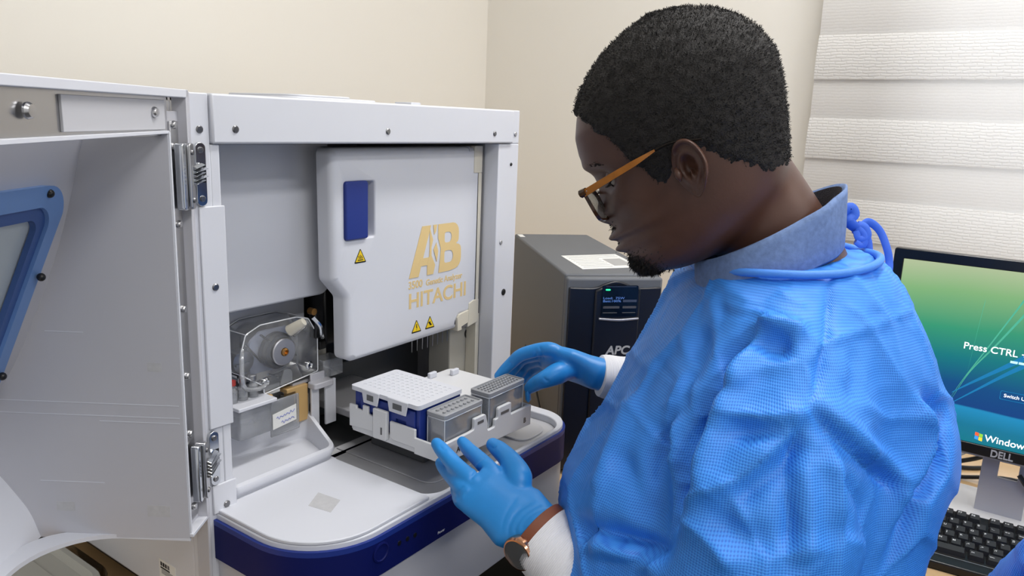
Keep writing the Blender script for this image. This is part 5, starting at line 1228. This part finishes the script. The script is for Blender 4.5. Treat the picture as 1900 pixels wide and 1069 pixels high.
FOLDS = [
 ([(1058, 972), (1105, 990), (1165, 1008), (1232, 1028)], -.016, .012, 'w'), ([(1075, 1000), (1120, 1012), (1175, 1030), (1225, 1050)], .010, .012, 'w'),
 ([(1400, 598), (1362, 645), (1333, 690), (1311, 744), (1292, 811), (1268, 880), (1252, 925), (1226, 1020)], -.026, .016, 'w'),
 ([(1418, 612), (1375, 670), (1350, 735), (1332, 800), (1305, 870), (1275, 950)], .016, .014, 'w'),
 ([(1399, 600), (1430, 603), (1470, 614), (1500, 625)], .012, .010, 'r'),
 ([(1395, 630), (1430, 640), (1475, 640)], -.009, .012, 'w'),
 ([(1536, 500), (1537, 560), (1534, 620), (1524, 680), (1510, 730), (1501, 756)], -.006, .003, 'r'),
 ([(1501, 756), (1470, 772), (1437, 778), (1390, 775), (1340, 772)], .009, .009, 'r'),
 ([(1497, 775), (1455, 795), (1400, 800), (1335, 800)], -.008, .010, 'w'),
 ([(1503, 760), (1470, 800), (1430, 840), (1380, 885), (1322, 915), (1262, 945)], .014, .011, 'r'),
 ([(1490, 800), (1450, 850), (1405, 890), (1340, 935)], -.010, .012, 'w'),
 ([(1505, 758), (1540, 795), (1590, 840), (1640, 890), (1668, 925)], -.010, .009, 'r'),
 ([(1520, 752), (1560, 785), (1610, 830), (1665, 880), (1690, 905)], .007, .010, 'w'),
 ([(1497, 765), (1470, 830), (1463, 900), (1468, 980), (1460, 1060)], -.010, .010, 'r'),
 ([(1480, 830), (1490, 900), (1500, 990), (1495, 1060)], .006, .012, 'w'),
 ([(1245, 752), (1232, 810), (1218, 866), (1216, 930), (1224, 1000)], -.012, .014, 'w'),
 ([(1262, 770), (1258, 830), (1250, 880)], .009, .012, 'r'),
 ([(1140, 830), (1165, 880), (1185, 940), (1210, 1000)], -.006, .013, 'w'),
 ([(1180, 690), (1160, 780), (1120, 870), (1090, 950)], .006, .016, 'w'),
 ([(1290, 660), (1265, 720), (1240, 770), (1225, 800)], .008, .012, 'r'),
 ([(1310, 600), (1290, 660), (1280, 730)], -.006, .012, 'w'),
 ([(1706, 724), (1730, 745), (1752, 772), (1740, 850), (1700, 930), (1672, 1000), (1640, 1069)], -.012, .010, 'w'),
 ([(1690, 730), (1722, 775), (1722, 840), (1688, 920), (1650, 1010)], .008, .010, 'r'),
 ([(1560, 560), (1600, 600), (1650, 680), (1690, 740)], .005, .014, 'r'),
 ([(1585, 640), (1590, 700), (1580, 760)], -.004, .010, 'w'),
 ([(1322, 935), (1350, 980), (1390, 1000), (1440, 1010)], -.006, .012, 'w'),
 ([(1250, 955), (1300, 985), (1340, 1030), (1360, 1069)], .008, .012, 'r'),
 ([(1060, 990), (1085, 1010), (1080, 1050)], -.005, .008, 'r'), ([(1080, 985), (1130, 1015), (1180, 1030)], .006, .008, 'r'),
 ([(1100, 1040), (1150, 1045), (1210, 1040)], -.006, .008, 'r'), ([(1120, 985), (1180, 1000), (1230, 1015)], -.005, .008, 'r'),
 ([(1330, 540), (1340, 580), (1320, 620)], -.003, .008, 'r'), ([(1440, 530), (1470, 560), (1500, 570)], .003, .006, 'r'), ([(1380, 560), (1420, 570), (1450, 590)], -.003, .006, 'r'),
 ([(1560, 480), (1600, 540), (1650, 600)], .004, .010, 'r'), ([(1610, 470), (1640, 540), (1680, 610)], -.003, .008, 'r'),
 ([(1560, 880), (1600, 930), (1610, 1000)], -.006, .010, 'r'), ([(1540, 830), (1560, 900), (1550, 980)], .005, .010, 'w'),
]
V = strokes(V, Fc, E_, FOLDS, 1.35)
V = relax(V, E_, 1, .2)
# hollow the neck opening and leave the sleeve ends inside the cuffs
def weave_map(o, V, c):
    """fabric map: round the body and down it, in metres"""
    me = o.data; ul_ = me.uv_layers.new(name='weave'); li = np.empty(len(me.loops), dtype=np.int64); me.loops.foreach_get('vertex_index', li)
    d = V-c; a = np.arctan2(d @ RH, -(d @ FH)); uvs = np.stack([a*.21, V[:, 2]], 1)[li]; ul_.data.foreach_set('uv', uvs.ravel())
GW = npmesh(V, Fc, 'gown', M_GOWN, PS, 'blue nonwoven isolation gown'); weave_map(GW, V, tp(1400, 800))
# neck binding of the gown: along the top edge
rg = [np.array(q) for q in GRINGS[1]]; cg = np.mean(rg, 0)
MB().tube([tuple(cg+(q-cg)*1.0+ZV*.002) for q in rg], .0042, 10, closed=True).build('neck_binding', mat('blue gown binding', S(72, 138, 228), .6, bump=('noise', 300, .3, .001)), GW, smooth=180)
# ties at the back of the neck
kn = tp(1592, 418, .84)
for pts in (((1566, 392), (1578, 386), (1584, 398), (1574, 410), (1590, 424)), ((1590, 420), (1602, 424), (1606, 438), (1594, 440), (1590, 428)), ((1588, 424), (1600, 436), (1598, 452), (1588, 446))):
    MB().tube([tuple(tp(x, y, .845)) for x, y in [tuple(q) for q in catmull(pts, 5)]], .0062, 8, flat=.5).build('tie_loop', M_TIE, GW, smooth=60)
MB().tube([tuple(q) for q in catmull([tp(1590, 425, .85), tp(1610, 412, .86), tp(1632, 428, .865), tp(1646, 462, .865), tp(1650, 490, .865), tp(1646, 520, .86)], 8)], .0045, 8, flat=.35).build('tie', M_TIE, GW, smooth=60)
MB().tube([tuple(q) for q in catmull([tp(1594, 430, .85), tp(1608, 445, .85), tp(1612, 470, .85), tp(1625, 500, .85)], 6)], .005, 8, flat=.35).build('tie', M_TIE, GW, smooth=60)
# ---- knitted cuffs
def cuff(p0, p1, r0, r1, name='cuff'):
    b = MB(); p0 = np.array(p0); p1 = np.array(p1); ax = p1-p0; L = np.linalg.norm(ax); ax /= L; u = np.cross(ax, ZV); u /= np.linalg.norm(u); v_ = np.cross(ax, u); rr = []
    for i in range(110):
        t = i/109; r = lerp(r0, r1, t)*(1+.06*math.sin(PI*t)) + .00035*math.sin(t*L/.0020*2*PI) + .001*math.sin(t*9); rr.append([tuple(p0+ax*L*t+(u*math.cos(a)*1.08+v_*math.sin(a)*.94)*(r*(1+.02*math.sin(a*3+t*4)))) for a in np.linspace(0, 2*PI, 48, endpoint=False)])
    b.loft(rr); return b.build(name, M_CUFF, PS, smooth=180, label='white knitted cuff')
LW = LWR; cuff(tp(1080, 1064, .832), tp(1008, 998, .856), .0445, .0400); cuff(tp(1190, 708, 1.135), tp(1113, 697, 1.127), .036, .031)
# ---- gloved hands
def hand(wrist, palm_n, fingers, thumb, cuffdir, wr, name, label, thick=.016):
    """wrist, finger joint lists (MCP..tip) and thumb joints are places in the room"""
    b = MB(); W = np.array(wrist); M_ = [np.array(f[0]) for f in fingers]; n = np.array(palm_n, float); n /= np.linalg.norm(n)
    # palm: lofted from the wrist to the knuckles
    across = M_[0]-M_[-1]; wdt = np.linalg.norm(across); across /= wdt; mid = sum(M_)/len(M_); rr = []
    for t, hw, th, in ((-.28, wr, wr*.86), (0, wr*1.0, wr*.84), (.25, wr*1.20, .021), (.55, wdt*.56+.006, .019), (.85, wdt*.52+.007, .0165), (1.03, wdt*.47+.006, .012)):
        c = W + (mid-W)*t if t >= 0 else W + np.array(cuffdir)*(-t)*.09
        ac = across if t > .2 else across*.8+across*.2
        rr.append([tuple(c+ac*math.cos(a)*hw+n*math.sin(a)*th) for a in np.linspace(0, 2*PI, 28, endpoint=False)])
    b.loft(rr)
    for f, r in zip(fingers, (.0100, .0104, .0098, .0088)):
        pts = catmull([W+(np.array(f[0])-W)*.72] + [np.array(q) for q in f], 6); m_ = len(pts)
        rad = np.interp(np.linspace(0, 1, m_), [0, .25, .5, .7, .9, 1], [r*1.1, r*1.12, r*1.02, r*.95, r*.86, r*.72]); b.tube([tuple(q) for q in pts], list(rad), 16); b.sphere(tuple(pts[-1]), r*.74)
    pts = catmull([np.array(q) for q in thumb], 6); m_ = len(pts); rad = np.interp(np.linspace(0, 1, m_), [0, .3, .6, .85, 1], [.008, .0165, .0122, .0108, .0088]); b.tube([tuple(q) for q in pts], list(rad), 16); b.sphere(tuple(pts[-1]), .0090)
    V, Fc, E_ = remesh(b, .0017, 7, .5)
    return V, Fc, E_
def c8(x, y, t): return dep(780+x/3.7, 780+y/3.7, t)
lf = [[c8(478, 345, .905), c8(392, 258, .935), c8(335, 205, .955), c8(287, 148, .975)],
      [c8(342, 405, .893), c8(248, 318, .912), c8(175, 235, .925), c8(112, 160, .938)],
      [c8(300, 475, .888), c8(232, 400, .915), c8(180, 345, .935), c8(138, 292, .952)],
      [c8(295, 560, .884), c8(262, 500, .918), c8(248, 455, .945), c8(240, 425, .962)]]
lt = [c8(610, 640, .885), c8(680, 430, .890), c8(622, 290, .915), c8(555, 215, .938), c8(497, 168, .955)]
CD = (tp(1080, 1064, .832)-LWR); CD /= np.linalg.norm(CD)
pn = np.cross(np.array(lf[0][0])-np.array(lf[3][0]), np.array(lf[1][0])-LWR)
V, Fc, E_ = hand(LWR, pn, lf, lt, CD, .0335, 'glove', '')
GFOLD = [([(870, 893), (880, 880), (896, 866)], -.0022, .0022, 'r'), ([(862, 900), (850, 912), (850, 925)], -.0020, .0022, 'r'), ([(873, 905), (862, 915), (856, 930)], .0016, .002, 'r'), ([(905, 850), (888, 862), (878, 878)], .0014, .002, 'r'),
 ([(942, 1003), (945, 975), (962, 948), (990, 930)], -.0018, .0022, 'r'), ([(955, 1003), (958, 975), (975, 952), (1005, 935)], -.0018, .0022, 'r'), ([(930, 990), (936, 960), (950, 935), (960, 920)], -.0010, .002, 'r'), ([(968, 990), (972, 970), (990, 952), (1020, 940)], -.0016, .002, 'r'),
 ([(905, 826), (915, 832), (922, 826)], -.0014, .0015, 'r'), ([(815, 825), (822, 834), (830, 833)], -.0012, .0018, 'r')]
V = strokes(V, Fc, E_, GFOLD); npmesh(V, Fc, 'glove', M_GLOVE, PS, 'blue nitrile glove on the near left hand')
def c9(x, y, t): return dep(900+x/5.94, 600+y/5.94, t)
rf_ = [[c9(700, 285, 1.125), c9(420, 340, 1.140), c9(290, 440, 1.150), c9(150, 580, 1.155)],
       [c9(650, 330, 1.150), c9(430, 380, 1.170), c9(330, 480, 1.178), c9(260, 580, 1.180)],
       [c9(640, 390, 1.170), c9(470, 440, 1.190), c9(400, 520, 1.195), c9(350, 600, 1.192)],
       [c9(650, 460, 1.185), c9(520, 520, 1.205), c9(460, 570, 1.205), c9(420, 630, 1.200)]]
rt_ = [c9(1080, 520, 1.130), c9(850, 540, 1.112), c9(680, 610, 1.105), c9(570, 660, 1.118), c9(490, 715, 1.128)]
CD2 = (tp(1190, 708, 1.135)-RWR); CD2 /= np.linalg.norm(CD2)
pn2 = np.cross(np.array(rf_[0][0])-np.array(rf_[3][0]), np.array(rf_[1][0])-RWR)
V, Fc, E_ = hand(RWR, pn2, rf_, rt_, CD2, .0285, 'glove', '')
GF2 = [([(1000, 640), (1005, 655), (1010, 668)], -.0014, .002, 'r'), ([(992, 645), (996, 660), (1002, 675)], -.0012, .002, 'r'), ([(1008, 700), (1014, 707), (1018, 704)], -.0014, .002, 'r'), ([(944, 670), (950, 676), (951, 682)], -.0014, .0016, 'r'), ([(1000, 712), (1008, 716), (1015, 722)], -.0010, .002, 'r')]
V = strokes(V, Fc, E_, GF2); npmesh(V, Fc, 'glove', M_GLOVE, PS, 'blue nitrile glove on the far right hand')
# slack glove fingertip hanging from the far thumb
MB().loft([[tuple(c9(x+dx, y, t)) for dx, t in ((-32, 1.128), (0, 1.120), (34, 1.128), (0, 1.136))] for x, y, t in ((470, 700, 0), (470, 780, 0), (476, 840, 0))] + [[tuple(c9(478+dx, 872, 1.128)) for dx in (-8, 0, 8, 0)]]).build('glove_tip', M_GLOVE, PS, smooth=180)
# ---- wristwatch on the near wrist
WA = thing('tmp', None, None); WA.name = 'wristwatch'; WA.parent = PS; WA.location = tuple(LWR-np.array(PS.location)); WA['label'] = 'rose gold wristwatch on a brown strap'
M_STRAP = mat('brown leather', S(124, 66, 38), .55, bump=('noise', 300, .3, .0008)); M_RG = mat('rose gold', S(214, 160, 130), .18, 1.0); M_DIAL = mat('dark dial', S(44, 48, 50), .25)
wc = LWR + CD*.012; wu = np.cross(CD, ZV); wu /= np.linalg.norm(wu); wv_ = np.cross(CD, wu)
rr = []
for a in np.linspace(0, 2*PI, 48, endpoint=False):
    rd = wu*math.cos(a)*1.06+wv_*math.sin(a)*.92; rr.append([tuple(wc+rd*(.0362+k)+CD*j) for k, j in ((0, -.0095), (.0028, -.0085), (.0028, .0085), (0, .0095))])
rr.append(rr[0]); sb2 = MB(); sb2.loft(rr, True, False, False); sb2.build('strap', M_STRAP, WA, smooth=40)
dpx = tp(963, 1012, .85); dn_ = (dpx-wc)/np.linalg.norm(dpx-wc)*.8-FH*1.0; dn_ -= CD*(dn_ @ CD); dn_ /= np.linalg.norm(dn_)
dc = wc + dn_*.0375
MB().lathe(tuple(dc), tuple(dn_), [(.0185, -.004), (.0195, .001), (.0195, .005), (.0180, .0075), (.0165, .0078), (.0163, .0060)], 36).build('watch_case', M_RG, WA)
MB().lathe(tuple(dc), tuple(dn_), [(.0164, .0050), (.0164, .0061)], 36).build('dial', M_DIAL, WA)
du = CD; dv = np.cross(dn_, du)
for k in range(12):
    a = k*PI/6; c = dc+dn_*.0063+(du*math.cos(a)+dv*math.sin(a))*.0138; d = (du*math.cos(a)+dv*math.sin(a))*.0016
    MB().tube([tuple(c-d), tuple(c+d)], .0005, 4).build('hour_mark', M_RG, WA, smooth=0)
for a, l in ((.6, .0085), (2.4, .012)): MB().tube([tuple(dc+dn_*.0066), tuple(dc+dn_*.0066+(du*math.cos(a)+dv*math.sin(a))*l)], .0005, 4).build('watch_hand', M_RG, WA, smooth=0)
MB().lathe(tuple(dc), tuple(dn_), [(.0166, .0070), (.0164, .0078), (.010, .0083)], 30).build('crystal', M_CLEAR, WA)
MB().tube([tuple(dc+dn_*.003+du*.0195), tuple(dc+dn_*.003+du*.0225)], .0024, 12).build('crown', M_RG, WA)
# ---- trousers and shoes, below the picture
M_TRO = mat('dark trousers', S(40, 42, 50), .8)
for s_ in (-1, 1):
    q = HIP + FH*s_*.09
    MB().tube([(q[0], q[1], -.10), (q[0], q[1], -.35), (q[0], q[1], FLOOR+.05)], [.098, .082, .07], 20).build('trouser_leg', M_TRO, PS)
    f = -RH; sh_ = MB(); rr = []
    for t, w_, h_ in ((-.09, .02, .05), (-.07, .038, .075), (0, .042, .075), (.08, .047, .055), (.15, .045, .04), (.19, .02, .025)):
        c = np.array([q[0], q[1], FLOOR])+f*t; rr.append([tuple(c+FH*math.cos(a)*w_+ZV*(h_/2+.001+math.sin(a)*h_/2)) for a in np.linspace(0, 2*PI, 18, endpoint=False)])
    sh_.loft(rr); sh_.build('shoe', M_BLACK, PS)

# ---- second person at the computer desk: only a sleeve reaches into the picture
P2 = np.array([.45, -1.13, FLOOR]); PQ = thing('person', 'second person at the desk, only a blue gown sleeve showing over the keyboard', 'person', tuple(P2))
gq = MB(); rr = []
for z, hw, hd in ((.62, .06, .07), (.60, .10, .16), (.55, .13, .20), (.40, .15, .20), (.15, .16, .20), (-.15, .18, .22), (-.35, .19, .23)):
    rr.append([tuple(np.array([P2[0], P2[1], z]) + FH*math.cos(a)*hw + RH*math.sin(a)*hd) for a in np.linspace(0, 2*PI, 32, endpoint=False)])
gq.loft(rr)
e_ = dep(1900, 1062, .84); h_ = e_ + RH*.20 + FH*.03 + np.array([0, 0, -.12]); A2 = catmull([np.array([.42, -1.00, .52]), np.array([.36, -.90, .40]), e_ + np.array([.0, -.02, -.055]), h_], 6); gq.tube([tuple(q) for q in A2], list(np.linspace(.075, .045, 19)), 18)
gq.tube([tuple(q) for q in catmull([np.array([.50, -1.25, .52]), np.array([.53, -1.30, .32]), np.array([.62, -1.26, .18])], 6)], list(np.linspace(.07, .045, 13)), 18)
V, Fc, E_ = remesh(gq, .008, 6, .5); V = V + vnormals(V, Fc)*(creases(V, .08, .006, .006, 9))[:, None]; weave_map(npmesh(V, Fc, 'gown', M_GOWN, PQ), V, P2)
b2 = MB(); rot = np.array([FH, -RH, ZV]); c2 = np.array([P2[0], P2[1], .82])
b2.loft([[tuple(q) for q in (r*1.0) @ rot + c2] for r in HPTS[::3]]); b2.tube([tuple(c2+np.array([0, 0, -.05])-FH*.03), tuple(c2+np.array([0, 0, -.24])-FH*.03)], [.055, .065], 24)
V, Fc, E_ = remesh(b2, .004, 3, .45)
bb2 = MB(); bb2.v = [tuple(p_) for p_ in V]; bb2.f = list(Fc)
for s_ in (-1, 1):
    q = P2+RH*s_*.1; bb2.tube([(q[0], q[1], -.1), (q[0], q[1], FLOOR+.06)], [.07, .04], 12)
bb2.tube([tuple(c2+np.array([0, 0, -.20])-FH*.03)]+[tuple(q) for q in A2]+[tuple(h_+RH*.05-ZV*.02), tuple(h_+RH*.11-ZV*.03)], [.05]+[.03]*len(A2)+[.034, .018], 14)
bb2.build('body', M_SKIN, PQ, smooth=180)
hq = MB(); QQ = ((Q + dirs*offs[:, None]) @ rot + c2).reshape(sh); hq.loft([[tuple(q) for q in r[::3]] for r in QQ[::3]], True, False, True); hq.build('hair', M_HAIR, PQ, smooth=180)
for s_ in (-1, 1):
    q = P2+RH*s_*.1; MB().tube([(q[0], q[1], -.2), (q[0], q[1], FLOOR+.05)], [.09, .07], 18).build('trouser_leg', M_TRO, PQ)
    rr = []
    for t, w_, h__ in ((-.09, .02, .05), (-.07, .038, .075), (0, .042, .075), (.08, .047, .055), (.15, .045, .04), (.19, .02, .025)):
        c = q+FH*t; rr.append([tuple(c+RH*math.cos(a)*w_+ZV*(h__/2+.001+math.sin(a)*h__/2)) for a in np.linspace(0, 2*PI, 18, endpoint=False)])
    MB().loft(rr).build('shoe', M_BLACK, PQ)
# ------------------------------------------------------------------ lift everything so that the floor is z = 0
for o in list(scene.objects):
    if o.parent is None: o.location.z += LIFT
bpy.context.view_layer.update()
